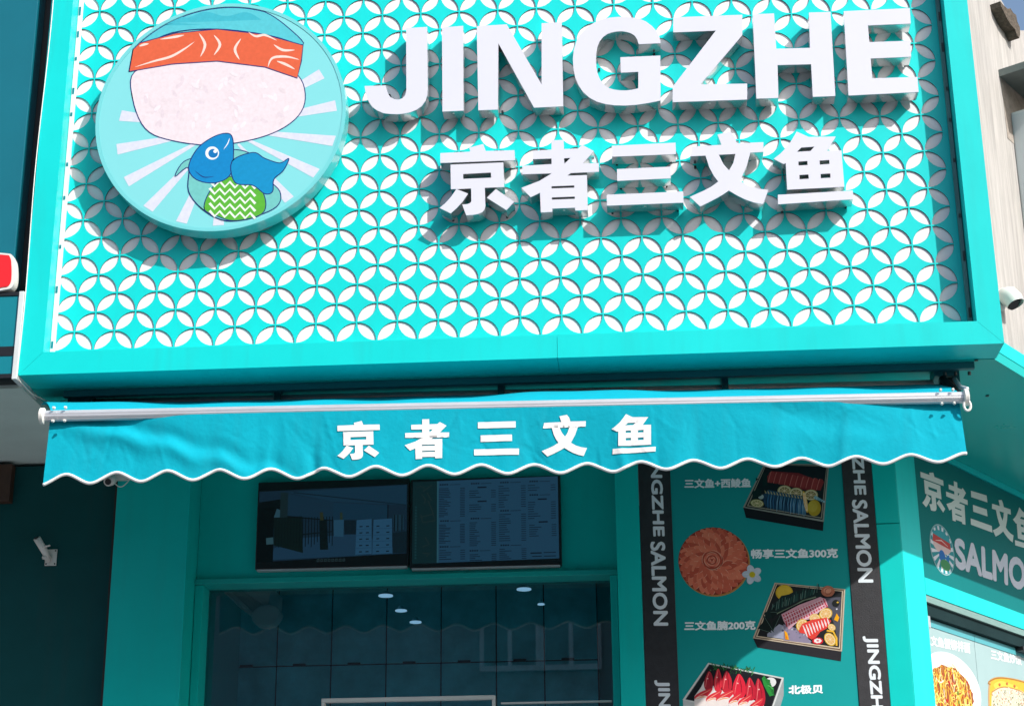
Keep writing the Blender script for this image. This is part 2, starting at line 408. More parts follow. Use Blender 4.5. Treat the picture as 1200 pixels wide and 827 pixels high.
# ================================================================ RAISED LETTERS
FH = .105                                            # face stands this far in front of the lattice
ST0 = .018                                           # gap behind the letter
LF = FY(0)
def raised(name, loops_px, label, cat='sign letter', face=WHITE, side=STEEL, group='raised white sign letters', closed=None):
    shapes = [[tr(LF, l, FH) for l in shp] for shp in loops_px]
    pts = [q for shp in shapes for l in shp for q in l]
    cx = (min(p[0] for p in pts)+max(p[0] for p in pts))/2; zb_ = min(p[1] for p in pts)
    t = thing(name, (cx, -ST0, zb_), label, cat, group)
    for k, shp in enumerate(shapes):
        MB().plate(LF, shp, FH-.004, FH).make('face', face, t)
        MB().plate(LF, shp, ST0, FH-.0045, front=False, back=True).make('side_return', side, t)
    # fixing screws under the lowest edges and pegs to the board
    m = MB(); pg = MB()
    for shp in shapes:
        l = shp[0]; n = len(l)
        for i in range(n):
            a, b = l[i], l[(i+1) % n]
            mx, mz = (a[0]+b[0])/2, (a[1]+b[1])/2
            if abs(a[0]-b[0]) > .07 and abs(a[1]-b[1]) < .02 and mz < (zb_+.06):
                MB().tube([(mx, -.08, mz-.002), (mx, -.08, mz+.002)], .0055, 8).make('screw', WPLAS, t)
        c = (sum(p[0] for p in l)/n, sum(p[1] for p in l)/n)
        for p in l[::max(1, n//4)]:
            q = (p[0]*.86+c[0]*.14, p[1]*.86+c[1]*.14)
            MB().tube([(q[0], -ST0-.001, q[1]), (q[0], .001, q[1])], .006, 8).make('fixing_peg', BLACK, t)
    return t
z6 = lambda p: Z(p, 420, 20, 6.617)
z7 = lambda p: Z(p, 600, 10, 6.0)
z8 = lambda p: Z(p, 780, 0, 3.871)
GL = {
 'J': [[z6([(370, 88), (533, 78), (538, 560), (534, 605), (520, 650), (490, 692), (450, 720), (400, 740), (350, 750), (300, 754), (240, 752), (190, 745), (145, 725), (110, 700), (84, 665), (66, 620), (54, 580), (48, 536), (212, 532), (220, 565), (232, 600), (250, 624), (280, 638), (312, 642), (342, 630), (362, 608), (372, 570)])]],
 'I': [[z6([(648, 82), (812, 70), (815, 726), (652, 734)])]],
 'N': [[[(558.7, 30.9), (593.8, 28.8), (634.7, 99.2), (634.7, 27.5), (658.3, 26.3), (660, 124.7), (625.8, 126.3), (584, 51), (583.5, 128.5), (560.5, 129.4)]]],
 'G': [[z7([(1045, 245), (1038, 205), (1020, 165), (985, 125), (940, 92), (890, 72), (820, 62), (750, 60), (685, 66), (620, 82), (565, 108), (520, 142), (480, 185), (452, 235), (434, 295), (428, 360), (432, 425), (446, 490), (470, 545), (502, 590), (545, 628), (595, 655), (655, 672), (720, 681), (800, 683), (880, 677), (965, 664), (1045, 648), (1043, 332), (762, 344), (765, 452), (888, 446), (888, 562), (845, 572), (800, 577), (760, 577), (720, 572), (682, 560), (650, 538), (622, 506), (604, 465), (594, 420), (590, 370), (592, 320), (600, 270), (616, 232), (640, 202), (668, 182), (700, 170), (735, 163), (770, 161), (808, 166), (840, 177), (864, 194), (880, 218), (890, 252)])]],
 'Z': [[z8([(35, 80), (348, 68), (348, 160), (158, 384), (370, 380), (370, 452), (32, 464), (32, 395), (228, 140), (35, 148)])]],
 'H': [[z8([(395, 66), (492, 62), (502, 222), (655, 218), (650, 58), (748, 55), (770, 436), (668, 440), (660, 292), (508, 296), (512, 445), (412, 448)])]],
 'E': [[z8([(808, 52), (1108, 38), (1112, 108), (918, 116), (924, 192), (1110, 186), (1114, 258), (930, 266), (938, 356), (1142, 350), (1148, 418), (830, 434)])]],
}
zz = lambda ox, oy: (lambda p: Z(p, ox, oy, 8.27))
c1, c2, c3, c4, c5 = zz(510, 165), zz(605, 160), zz(700, 155), zz(800, 150), zz(900, 150)
CH = {
 'capital': [[c1([(50, 120), (340, 106), (330, 68), (465, 32), (490, 100), (768, 92), (772, 188), (50, 216)])],
   [c1([(148, 232), (660, 210), (668, 448), (480, 456), (486, 630), (478, 665), (455, 692), (420, 708), (365, 718), (300, 722), (262, 618), (310, 614), (338, 604), (350, 585), (348, 462), (152, 470)]), c1([(270, 322), (540, 308), (542, 358), (272, 370)])],
   [c1([(205, 468), (318, 512), (265, 590), (210, 650), (150, 704), (42, 650), (90, 612), (140, 560), (176, 512)])],
   [c1([(588, 468), (765, 592), (690, 672), (500, 552)])]],
 'person': [[c2([(342, 38), (458, 34), (462, 122), (598, 118), (640, 82), (752, 142), (645, 262), (800, 258), (800, 342), (528, 354), (495, 380), (685, 374), (692, 712), (572, 718), (570, 690), (350, 698), (350, 730), (238, 736), (230, 545), (140, 588), (50, 498), (225, 430), (345, 358), (58, 366), (58, 285), (342, 268), (342, 214), (160, 220), (158, 140), (342, 128)]),
   c2([(462, 212), (525, 208), (468, 264)]), c2([(342, 482), (562, 474), (562, 496), (342, 504)]), c2([(345, 590), (566, 582), (568, 604), (345, 612)])]],
 'three': [[c3([(140, 132), (758, 102), (762, 212), (142, 238)])], [c3([(190, 358), (706, 334), (712, 446), (192, 472)])], [c3([(90, 606), (833, 574), (835, 682), (92, 712)])]],
 'script': [[c4([(338, 65), (460, 36), (500, 80), (526, 150), (782, 138), (784, 232), (655, 240), (620, 370), (555, 515), (640, 562), (730, 588), (830, 600), (780, 738), (690, 722), (600, 690), (520, 650), (448, 606), (390, 645), (330, 680), (250, 722), (170, 760), (70, 668), (200, 610), (275, 570), (345, 520), (300, 460), (258, 380), (222, 268), (75, 275), (88, 182), (376, 164)]), c4([(350, 260), (512, 252), (490, 340), (450, 412), (395, 350)])]],
 'fish': [[c5([(278, 36), (395, 88), (656, 84), (572, 222), (712, 218), (740, 570), (186, 598), (172, 340), (150, 350), (55, 300), (120, 250), (180, 188), (235, 110)]),
   c5([(322, 190), (450, 182), (412, 224), (280, 232)]), c5([(294, 326), (382, 320), (384, 360), (296, 364)]), c5([(500, 316), (594, 310), (596, 350), (502, 356)]), c5([(304, 456), (392, 450), (396, 492), (306, 498)]), c5([(510, 446), (604, 440), (606, 482), (512, 488)])],
   [c5([(96, 648), (822, 606), (826, 690), (98, 740)])]],
}
for L in 'JINGZHE':
    where = {'J': 'leftmost of the Latin row, beside the round emblem', 'I': 'between the J and the N', 'N': 'between the I and the G', 'G': 'in the middle of the Latin row', 'Z': 'between the G and the H', 'H': 'between the Z and the E', 'E': 'at the right end of the Latin row'}[L]
    raised('sign_letter', GL[L], 'white raised steel-sided letter %s %s' % (L, where))
for k, (s1, lab) in {'capital': ('京', 'leftmost of the five below the Latin row'), 'person': ('者', 'second of the five, below the letter N'), 'three': ('三', 'three stacked bars below the letter G'), 'script': ('文', 'crossing strokes below the letter H'), 'fish': ('鱼', 'rightmost of the five, below the letter E')}.items():
    raised('sign_character', CH[k], 'white raised Chinese character %s, %s' % (s1, lab), 'sign character', group='raised white Chinese characters')

# unit-box outlines of the five characters, for print
def unit(shapes):
    s2 = [[tr(LF, l, FH) for l in shp] for shp in shapes]
    pts = [q for shp in s2 for l in shp for q in l]
    x0 = min(p[0] for p in pts); x1 = max(p[0] for p in pts); y0 = min(p[1] for p in pts); y1 = max(p[1] for p in pts)
    return [[[((x-x0)/(x1-x0), (y-y0)/(y1-y0)) for x, y in l] for l in shp] for shp in s2]
UC = {k: unit(v) for k, v in CH.items()}
def place_char(key, fr, quad, m, parent, d, name='printed_character', warp=None):
    a, b, c, e_ = [Vector(q) for q in quad]; mb = MB()
    for shp in UC[key]:
        ls = []
        for l in shp:
            ls.append([tuple((a*(1-x)+b*x)*(1-y)+(e_*(1-x)+c*x)*y) for x, y in l])
        mb.plate(fr, ls, 0, d, side=False)
    if warp: mb.v = [warp(v) for v in mb.v]
    return mb.make(name, m, parent)

# ================================================================ ROUND EMBLEM (plain fish-and-salmon design)
DH = .125
dl, dr_ = LF.at(113.5, 148, DH), LF.at(403, 140, DH)
dt, db = LF.at(262, 3, DH), LF.at(245, 273, DH)
ec = ((dl[0]+dr_[0])/2, (dt[1]+db[1])/2); er = ((dr_[0]-dl[0])/2+(dt[1]-db[1])/2)/2
disc = thing('round_emblem', (ec[0], -.03, ec[1]-er), 'round pale turquoise light box with white rays, a salmon band and a blue fish', 'sign')
circ = ell(ec[0], ec[1], er, er, 96)
MB().plate(LF, [circ], .03, DH-.006, back=True).make('light_box_body', mat('emblem_side', (.10, .52, .53), .25, var=.04, coat=.3), disc, smooth=False)
rim = [circ, ell(ec[0], ec[1], er-.018, er-.018, 96)]
MB().plate(LF, rim, DH-.0055, DH).make('rim', mat('emblem_rim', (.16, .58, .60), .3, var=.03), disc)
MB().plate(LF, [ell(ec[0], ec[1], er-.0185, er-.0185, 96)], DH-.0055, DH-.002).make('face', mat('emblem_face', (.20, .62, .64), .3, var=.02), disc)
rays = Art(LF, DH-.0016)
rcx, rcy = LF.at(262, 150, DH)
for k in range(18):
    a = 2*math.pi*(k+.5)/18
    r0, r1 = .12, (er-.03)-.07*abs(math.sin(a/2+.4))
    wd0, wd1 = .006, .030
    cx_, sx_ = math.cos(a), math.sin(a)
    R1c = lambda q: q if math.hypot(q[0]-ec[0], q[1]-ec[1]) < er-.03 else (ec[0]+(q[0]-ec[0])*(er-.03)/math.hypot(q[0]-ec[0], q[1]-ec[1]), ec[1]+(q[1]-ec[1])*(er-.03)/math.hypot(q[0]-ec[0], q[1]-ec[1]))
    rays.poly([R1c(q_) for q_ in [(rcx+cx_*r0-sx_*wd0, rcy+sx_*r0+cx_*wd0), (rcx+cx_*r0+sx_*wd0, rcy+sx_*r0-cx_*wd0), (rcx+cx_*r1+sx_*wd1, rcy+sx_*r1-cx_*wd1), (rcx+cx_*r1-sx_*wd1, rcy+sx_*r1+cx_*wd1)]], (226, 230, 246))
rays.make('ray_print', disc)
def zE(p): return Z(p, 100, 0, 2.852)                # traces made on the enlarged emblem
NAVY = (30, 50, 120)
art = Art(LF, DH-.0008)
def smooth(pts, n=5):                                # closed Catmull-Rom
    out = []; N = len(pts)
    for i in range(N):
        p0, p1, p2, p3 = pts[i-1], pts[i], pts[(i+1) % N], pts[(i+2) % N]
        for k in range(n):
            t = k/n
            out.append(tuple(.5*((2*p1[q])+(-p0[q]+p2[q])*t+(2*p0[q]-5*p1[q]+4*p2[q]-p3[q])*t*t+(-p0[q]+3*p1[q]-3*p2[q]+p3[q])*t*t*t) for q in (0, 1)))
    return out
def smooth_open(pts, n=5):
    q = [pts[0]]+list(pts)+[pts[-1]]; out = []
    for i in range(1, len(q)-2):
        p0, p1, p2, p3 = q[i-1], q[i], q[i+1], q[i+2]
        for k in range(n):
            t = k/n
            out.append(tuple(.5*((2*p1[c])+(-p0[c]+p2[c])*t+(2*p0[c]-5*p1[c]+4*p2[c]-p3[c])*t*t+(-p0[c]+3*p1[c]-3*p2[c]+p3[c])*t*t*t) for c in (0, 1)))
    return out+[q[-1]]
def blob(pts, c, line=NAVY, lw=.0052, sm=True):
    q = [LF.at(x, y, DH) for x, y in zE(pts)]
    if sm: q = smooth(q)
    q = [p if math.hypot(p[0]-ec[0], p[1]-ec[1]) < er-.024 else (ec[0]+(p[0]-ec[0])*(er-.024)/math.hypot(p[0]-ec[0], p[1]-ec[1]), ec[1]+(p[1]-ec[1])*(er-.024)/math.hypot(p[0]-ec[0], p[1]-ec[1])) for p in q]
    art.poly(q, c)
    if line: art.ribbon(q+[q[0], q[1]], lw, line)
def line(pts, wd, c, taper=False): art.ribbon(smooth_open([LF.at(x, y, DH) for x, y in zE(pts)]), wd, c, taper)
# rice mound, pale
blob([(158, 330), (165, 240), (300, 205), (440, 190), (600, 205), (708, 250), (735, 330), (700, 400), (600, 455), (440, 485), (290, 470), (200, 430)], (243, 230, 236))
for i in range(70):
    a = random.uniform(0, 6.28); r_ = math.sqrt(random.random())
    x = 445+255*r_*math.cos(a); y = 350+110*r_*math.sin(a)
    art.poly([LF.at(u_, v_, DH) for u_, v_ in zE(ell(x, y, 15, 6, 8, random.uniform(0, 180)))], random.choice([(250, 240, 246), (236, 222, 230), (246, 236, 241), (240, 226, 232)]))
# turquoise wave above
blob([(160, 165), (182, 110), (175, 70), (240, 62), (310, 30), (400, 12), (500, 10), (600, 40), (680, 95), (728, 150), (610, 118), (440, 98), (290, 110)], (92, 205, 218))
blob([(240, 70), (300, 45), (340, 60), (400, 40), (470, 55), (540, 42), (600, 75), (660, 118), (440, 88)], (70, 190, 208), None)
# salmon slab with white marbling
blob([(146, 240), (158, 165), (172, 135), (300, 112), (440, 98), (600, 116), (728, 152), (722, 205), (708, 262), (600, 225), (440, 205), (290, 215)], (232, 106, 70), sm=False)
for L_ in ([(165, 225), (230, 205), (285, 190), (330, 165), (365, 140)], [(250, 132), (300, 124), (330, 118)], [(180, 155), (195, 150), (212, 147)], [(545, 108), (570, 122), (600, 118), (640, 136)], [(630, 150), (660, 168), (700, 168)],
           [(610, 225), (625, 195), (670, 190), (715, 200)], [(640, 205), (668, 215), (700, 232)], [(430, 118), (450, 150), (430, 185)], [(520, 130), (500, 165), (515, 200)], [(380, 112), (400, 150), (385, 190)]):
    line(L_, .014, (250, 226, 214), True)
# blue fish over a zigzag cloth
blob([(395, 702), (345, 640), (345, 560), (300, 590), (330, 540), (400, 520), (490, 500), (560, 520), (600, 590), (650, 640), (640, 690), (560, 725), (470, 738)], (120, 205, 200))
blob([(398, 700), (410, 650), (450, 600), (490, 590), (560, 600), (600, 660), (590, 715), (500, 738), (440, 722)], (96, 186, 60))
for yy in range(5):
    y0 = 612+yy*25
    zg = [(415+i*17, y0+(10 if i % 2 else -8)+i*1.0) for i in range(10)]
    art.ribbon([LF.at(x, y, DH) for x, y in zE(zg)], .013, (240, 248, 240))
blob([(468, 446), (492, 462), (494, 540), (480, 590), (430, 612), (370, 600), (345, 560), (372, 500), (420, 462)], (16, 140, 205))
blob([(490, 540), (560, 510), (600, 530), (650, 545), (680, 530), (662, 570), (630, 600), (626, 640), (600, 648), (560, 620), (500, 610)], (20, 150, 205))
q = [LF.at(x, y, DH) for x, y in zE(ell(424, 512, 23, 22))]; art.poly(q, (245, 250, 255)); q = [LF.at(x, y, DH) for x, y in zE(ell(427, 513, 16, 15))]; art.poly(q, (16, 120, 190))
q = [LF.at(x, y, DH) for x, y in zE(ell(434, 506, 6, 6))]; art.poly(q, (245, 250, 255))
line([(462, 500), (476, 480), (482, 462)], .006, (235, 245, 255), True)
line([(365, 570), (395, 592), (430, 590)], .005, NAVY, True)
art.make('emblem_print', disc)
pg = MB()
for a in range(8):
    x = ec[0]+er*.8*math.cos(a*math.pi/4+.3); z = ec[1]+er*.8*math.sin(a*math.pi/4+.3); MB().tube([(x, -.0295, z), (x, .001, z)], .008, 8).make('fixing_peg', BLACK, disc)

# ================================================================ AWNING
YB = -.30
BF = FY(YB)
bl, br = BF.at(50, 487.5), BF.at(1132, 465.5)
zbar = (bl[1]+br[1])/2
xa0, xa1 = bl[0], br[0]
aw = thing('awning', (0, YB, zbar-.4), 'turquoise canvas awning with silver front bar and scalloped white-edged valance', 'awning')
def zb_at(x): return bl[1]+(br[1]-bl[1])*(x-xa0)/(xa1-xa0)
mb = MB()                                            # ribbed front bar
prof = []
for k in range(28):
    a = 2*math.pi*k/28; r_ = .026*(1+.045*math.cos(9*a)); prof.append((r_*math.cos(a)*.8, r_*math.sin(a)))
vs = [(xa0+.012, YB+p[0], zb_at(xa0)+p[1]) for p in prof]+[(xa1-.012, YB+p[0], zb_at(xa1)+p[1]) for p in prof]; n = len(prof)
mb.add(vs, [(i, n+i, n+(i+1) % n, (i+1) % n) for i in range(n)]); mb.make('front_bar', ALU, aw)
for x, s_ in ((xa0, -1), (xa1, 1)):
    m = MB(); z = zb_at(x)
    m.tube([(x-.012, YB, z), (x-.008, YB, z), (x+.008, YB, z), (x+.012, YB, z)], [.030, .039, .039, .030], 24)
    o = m.make('end_cap', WPLAS, aw)
    m = MB()
    for dz in (.030, -.034):
        for dx in (.06, .115): MB().tube([(x-s_*dx, YB-.026, z+dz), (x-s_*dx, YB-.038, z+dz)], [.008, .005], 8).make('rivet', WPLAS, aw)
m = MB(); z = zb_at(xa1)                               # crank eye at the right end
m.tube([(xa1-.002+.015*math.cos(t), YB-.02, z-.045+.024*math.sin(t)) for t in [k*2*math.pi/20 for k in range(21)]], .006, 8)
m.make('crank_eye', WPLAS, aw)
# valance
NX, NZ = 620, 30
xv0, xv1 = BF.at(54, 520)[0], BF.at(1128.5, 500)[0]
h0 = BF.at(77.5, 556)[0]; h1 = BF.at(1129.5, 531.7)[0]; per = (h1-h0)/17
zlow_l = BF.at(104, 566.5)[1]; zlow_r = BF.at(1096, 543.5)[1]; zhi_l = BF.at(134, 554)[1]; zhi_r = BF.at(1063, 535)[1]
def zval(x):
    f = (x-xv0)/(xv1-xv0); lo_ = zlow_l+(zlow_r-zlow_l)*f; hi_ = zhi_l+(zhi_r-zhi_l)*f
    c = math.cos(2*math.pi*(x-h0)/per); return lo_+(hi_-lo_)*(.5+.5*(c*.9+.1*c*c*c))
rnd = random.Random(3)
fold = [(rnd.uniform(xv0, xv1), rnd.uniform(.02, .07), rnd.uniform(-.007, .007), rnd.uniform(-.25, .25)) for _ in range(46)]
crease = [(rnd.uniform(xv0, xv1), rnd.uniform(.1, .9), rnd.uniform(-1.2, 1.2), rnd.uniform(.05, .16), rnd.uniform(.0005, .0017)*rnd.choice((1, 1, -1))) for _ in range(150)]
def yval(x, f):                                        # f: 0 at the bar .. 1 at the hem
    y = YB-.024+.012*f+.010*f*math.sin(x*2.1+.6)+.007*f*math.sin(x*5.3)
    y += .052*(math.exp(-((x-xv0)/.45)**2)+math.exp(-((xv1-x)/.40)**2))*(1-f)
    for cx, wd, a, sl_ in fold: 
        q = (x-cx-sl_*f*.3)/wd
        if abs(q) < 3: y += a*f*math.exp(-q*q)
    dl_ = x-xv0                                        # diagonal drapes from the left end
    y += -.020*math.exp(-((dl_-f*1.0-.02)/.15)**2)*min(1, f*3)*(1-f*.5) + .016*math.exp(-((dl_-.25-f*.9)/.13)**2)*(1-f*.6)
    dr2 = xv1-x
    y += .014*math.exp(-((dr2-.2-(1-f)*.6)/.22)**2)*math.sin(math.pi*min(1, f*1.6))*(1-f)
    for cx, cf, sl2, ln, am in crease:
        dx_ = x-cx
        if abs(dx_) < .2:
            df = (f-cf)*.33; al = (dx_*math.sin(sl2)+df*math.cos(sl2)); ac = (dx_*math.cos(sl2)-df*math.sin(sl2))
            if abs(al) < ln: y += am*math.exp(-(ac/.010)**2)*(1-(al/ln)**2)
    return y
vs = []
for i in range(NX+1):
    x = xv0+(xv1-xv0)*i/NX; zt = zb_at(x)-.012; zv = zval(x)
    for j in range(NZ+1):
        f = j/NZ; vs.append((x, yval(x, f), zt+(zv-zt)*f))
fs = [(i*(NZ+1)+j, i*(NZ+1)+j+1, (i+1)*(NZ+1)+j+1, (i+1)*(NZ+1)+j) for i in range(NX) for j in range(NZ)]
build('valance', vs, fs, CLOTH, aw, smooth=True)
hem = [Vector((xv0+(xv1-xv0)*i/NX, yval(xv0+(xv1-xv0)*i/NX, 1), zval(xv0+(xv1-xv0)*i/NX))) for i in range(NX+1)]
MB().tube(hem, .0075, 8).make('hem_piping', PIPING, aw, smooth=True)
def drape(v):
    x = v.x; zt = zb_at(x)-.012; f = min(1, max(0, (zt-v.z)/(zt-zval(x)))); return Vector((x, yval(x, f)-.003, v.z))
def subdivide_edges(shapes): pass
for key, q in (('capital', (396, 494.5, 446, 540.5)), ('person', (475, 492.3, 527, 539.5)), ('three', (556, 495, 608.5, 534.5)), ('script', (635, 487, 688, 535.2)), ('fish', (716.8, 486, 768.4, 532.5))):
    x0, y0, x1, y1 = q; sk = 1.2
    a_ = BF.at(x0, y1); b_ = BF.at(x1, y1-sk); c_ = BF.at(x1, y0); d_ = BF.at(x0, y0+sk)
    o = place_char(key, BF, (a_, b_, c_, d_), PIPING, aw, .0, 'printed_character', None)
    bm = bmesh.new(); bm.from_mesh(o.data)
    for _ in range(6):
        bmesh.ops.subdivide_edges(bm, edges=[e_ for e_ in bm.edges if e_.calc_length() > .009], cuts=1, use_grid_fill=False)
    bmesh.ops.triangulate(bm, faces=bm.faces[:])
    rl = root_loc(aw)
    for v in bm.verts: v.co = drape(v.co+rl)-rl
    for f_ in bm.faces: f_.smooth = True
    bm.to_mesh(o.data); bm.free()
# canvas between bar and roller
yr = .22
RF = FY(yr)
ftl, ftr = RF.at(62, 476), RF.at(1112, 452)
ztop = lambda x: ftl[1]+(ftr[1]-ftl[1])*(x-ftl[0])/(ftr[0]-ftl[0])+.009
vs = []; NY = 14; NX2 = 120
for i in range(NX2+1):
    t = i/NX2
    for j in range(NY+1):
        f = j/NY
        xb = xv0+.01+(xv1-xv0-.02)*t; xt = ftl[0]-.06+(ftr[0]-ftl[0]+.06)*t; x = xb+(xt-xb)*f
        zb_ = zb_at(x)+.026; zt = ztop(x)
        sag = .012*math.sin(x*2.3+.4)*math.sin(math.pi*f)+.007*math.sin(x*5.2)*math.sin(math.pi*f)+.0035*math.sin(x*13)*math.sin(math.pi*f)
        vs.append((x, YB-.004+(yr-YB)*f, zb_+(zt-zb_)*f**.9+sag))
build('canvas', vs, [(i*(NY+1)+j, (i+1)*(NY+1)+j, (i+1)*(NY+1)+j+1, i*(NY+1)+j+1) for i in range(NX2) for j in range(NY)], CLOTH, aw, smooth=True)
MB().tube([(xv0+.02, yr+.03, ztop(xv0)), (xv1-.02, yr+.03, ztop(xv1))], .033, 20).make('roller', ALU, aw, smooth=True)
# square mounting tube under the soffit, with brackets
xt0, xt1 = FY(.14).at(76, 458)[0], FY(.14).at(1141, 428)[0]
MB().box(xt0, xt1, .118, .150, ZB-.034, ZB-.001).make('mounting_tube', DTUBE, aw, bevel=.002)
for px in (84, 325, 587, 850, 1122):
    x = FY(.2).at(px, 455)[0]
    m = MB().box(x-.016, x+.016, .166, .44, ZB-.012, ZB-.002); m.box(x-.016, x+.016, .20, .212, ZB-.16, ZB-.012)
    m.make('bracket', DTUBE, aw)
x = xt1-.11                                          # fixings and folding-arm elbow at the right end
MB().box(x-.075, x+.035, .167, .30, ZB-.05, ZB-.004).make('gearbox', DTUBE, aw, bevel=.004)
MB().tube([(x-.05, .19, ZB-.075), (x+.03, .19, ZB-.075)], .022, 14).make('gear_shaft', BLACK, aw)
MB().tube([(x-.035, .18, ZB-.06), (x-.01, .12, ZB-.13), (x+.0, .06, ZB-.17)], [.018, .022, .016], 12).make('arm_joint', BLACK, aw)
MB().tube([(x+.015, .15, ZB-.075), (x+.022, .05, ZB-.15), (x+.02, -.1, ZB-.21)], .011, 12).make('arm_rod', ALU, aw, smooth=True)
for dx in (-.03, .02, .085): MB().tube([(x+dx, .135, ZB-.0455), (x+dx, .135, ZB-.062)], .008, 8).make('bolt', BLACK, aw)
m = MB(); x = xt0+.09
m.box(x-.07, x+.04, .167, .25, ZB-.055, ZB-.004); m.make('gearbox', DTUBE, aw)

# ================================================================ SCREENS
def screen(x0, y0, x1, y1, x2, y2, x3, y3, label, fill):
    """picture corners tl, tr, br, bl on the recess wall"""
    SF = FY(1.33)
    q = [SF.at(*p) for p in ((x0, y0), (x1, y1), (x2, y2), (x3, y3))]
    u0 = (q[0][0]+q[3][0])/2; u1 = (q[1][0]+q[2][0])/2; v1 = (q[0][1]+q[1][1])/2; v0 = (q[2][1]+q[3][1])/2
    t = thing('wall_screen', ((u0+u1)/2, 1.379, v0), label, 'screen', 'screens side by side above the serving window')
    MB().fbox(SF, u0, u1, v0, v1, -.049, 0).make('housing', BLACK, t, bevel=.004)
    MB().fbox(SF, u0+.01, u1-.01, v0-.008, v0-.0005, -.045, -.004).make('bottom_trim', ALU, t)
    fill(SF, u0, u1, v0, v1, t)
    return t
def warehouse(SF, u0, u1, v0, v1, t):
    a = Art(SF, .0006, .00003)
    P = lambda x, y: (u0+(u1-u0)*(x-34)/(1160-34), v1-(v1-v0)*(y-50)/(690-50))
    G = lambda pts, c: a.poly([P(*p) for p in pts], glow(*c))
    G([(46, 120), (1145, 96), (1145, 600), (46, 640)], (14, 34, 60))
    G([(250, 130), (1140, 100), (1140, 250), (600, 210)], (16, 44, 76)); G([(250, 140), (600, 210), (600, 345), (250, 300)], (15, 40, 70))
    G([(600, 215), (1000, 245), (1000, 345), (600, 345)], (14, 42, 74))
    G([(380, 470), (800, 450), (1145, 600), (150, 625), (170, 540)], (20, 48, 84)); G([(1040, 450), (1145, 440), (1145, 598), (1045, 600)], (10, 26, 44))
    G([(46, 200), (205, 180), (205, 320), (46, 600)], (5, 12, 20)); G([(205, 130), (262, 135), (262, 330), (205, 320)], (14, 32, 46))
    G([(46, 240), (160, 240), (165, 640), (46, 640)], (4, 9, 15)); G([(165, 320), (370, 310), (385, 580), (260, 545), (165, 520)], (7, 20, 26))
    G([(180, 250), (205, 260), (205, 315), (160, 315)], (30, 62, 92)); G([(108, 465), (160, 460), (165, 510), (112, 512)], (34, 66, 92))
    for x in range(175, 600, 22): G([(x, 318), (x+6, 318), (x+8, 500+(x % 40)), (x+2, 500+(x % 40))], (5, 14, 22))
    G([(260, 305), (600, 345), (600, 352), (260, 314)], (5, 14, 22)); G([(380, 440), (600, 425), (600, 432), (380, 450)], (6, 16, 26))
    G([(500, 285), (525, 285), (530, 345), (505, 345)], (30, 40, 34)); G([(498, 345), (555, 345), (570, 560), (510, 560)], (6, 16, 24)); G([(650, 290), (668, 290), (672, 345), (652, 345)], (28, 44, 44))
    G([(605, 345), (680, 345), (680, 470), (610, 465)], (26, 62, 102)); G([(680, 350), (770, 350), (770, 455), (690, 450)], (9, 24, 42))
    for (xa, xb) in ((775, 885), (900, 1035)):
        G([(xa, 350), (xb, 345), (xb+5, 600), (xa-5, 605)], (28, 66, 112))
        for r_ in range(5):
            y = 395+r_*46
            for xx in (xa+22, xb-40): G([(xx, y), (xx+22, y-1), (xx+22, y+7), (xx, y+8)], (8, 22, 42))
            G([(xa, y+22), (xb, y+20), (xb, y+22), (xa, y+24)], (18, 46, 82))
    G([(1045, 320), (1120, 318), (1125, 430), (1050, 440)], (18, 44, 72))
    for x in (1050, 1075, 1105): G([(x, 320), (x+8, 320), (x+8, 440), (x, 440)], (6, 18, 30))
    G([(1000, 240), (1008, 240), (1008, 345), (1000, 345)], (6, 16, 30)); G([(300, 130), (1140, 246), (1140, 252), (300, 138)], (9, 26, 46))
    for i in range(8):
        x = 488+i*27; G([(x, 628), (x+20, 627), (x+20, 648), (x, 650)], (26, 44, 60)); G([(x+5, 634), (x+15, 633), (x+15, 641), (x+5, 642)], (8, 14, 22))
    a.make('screen_picture', t)
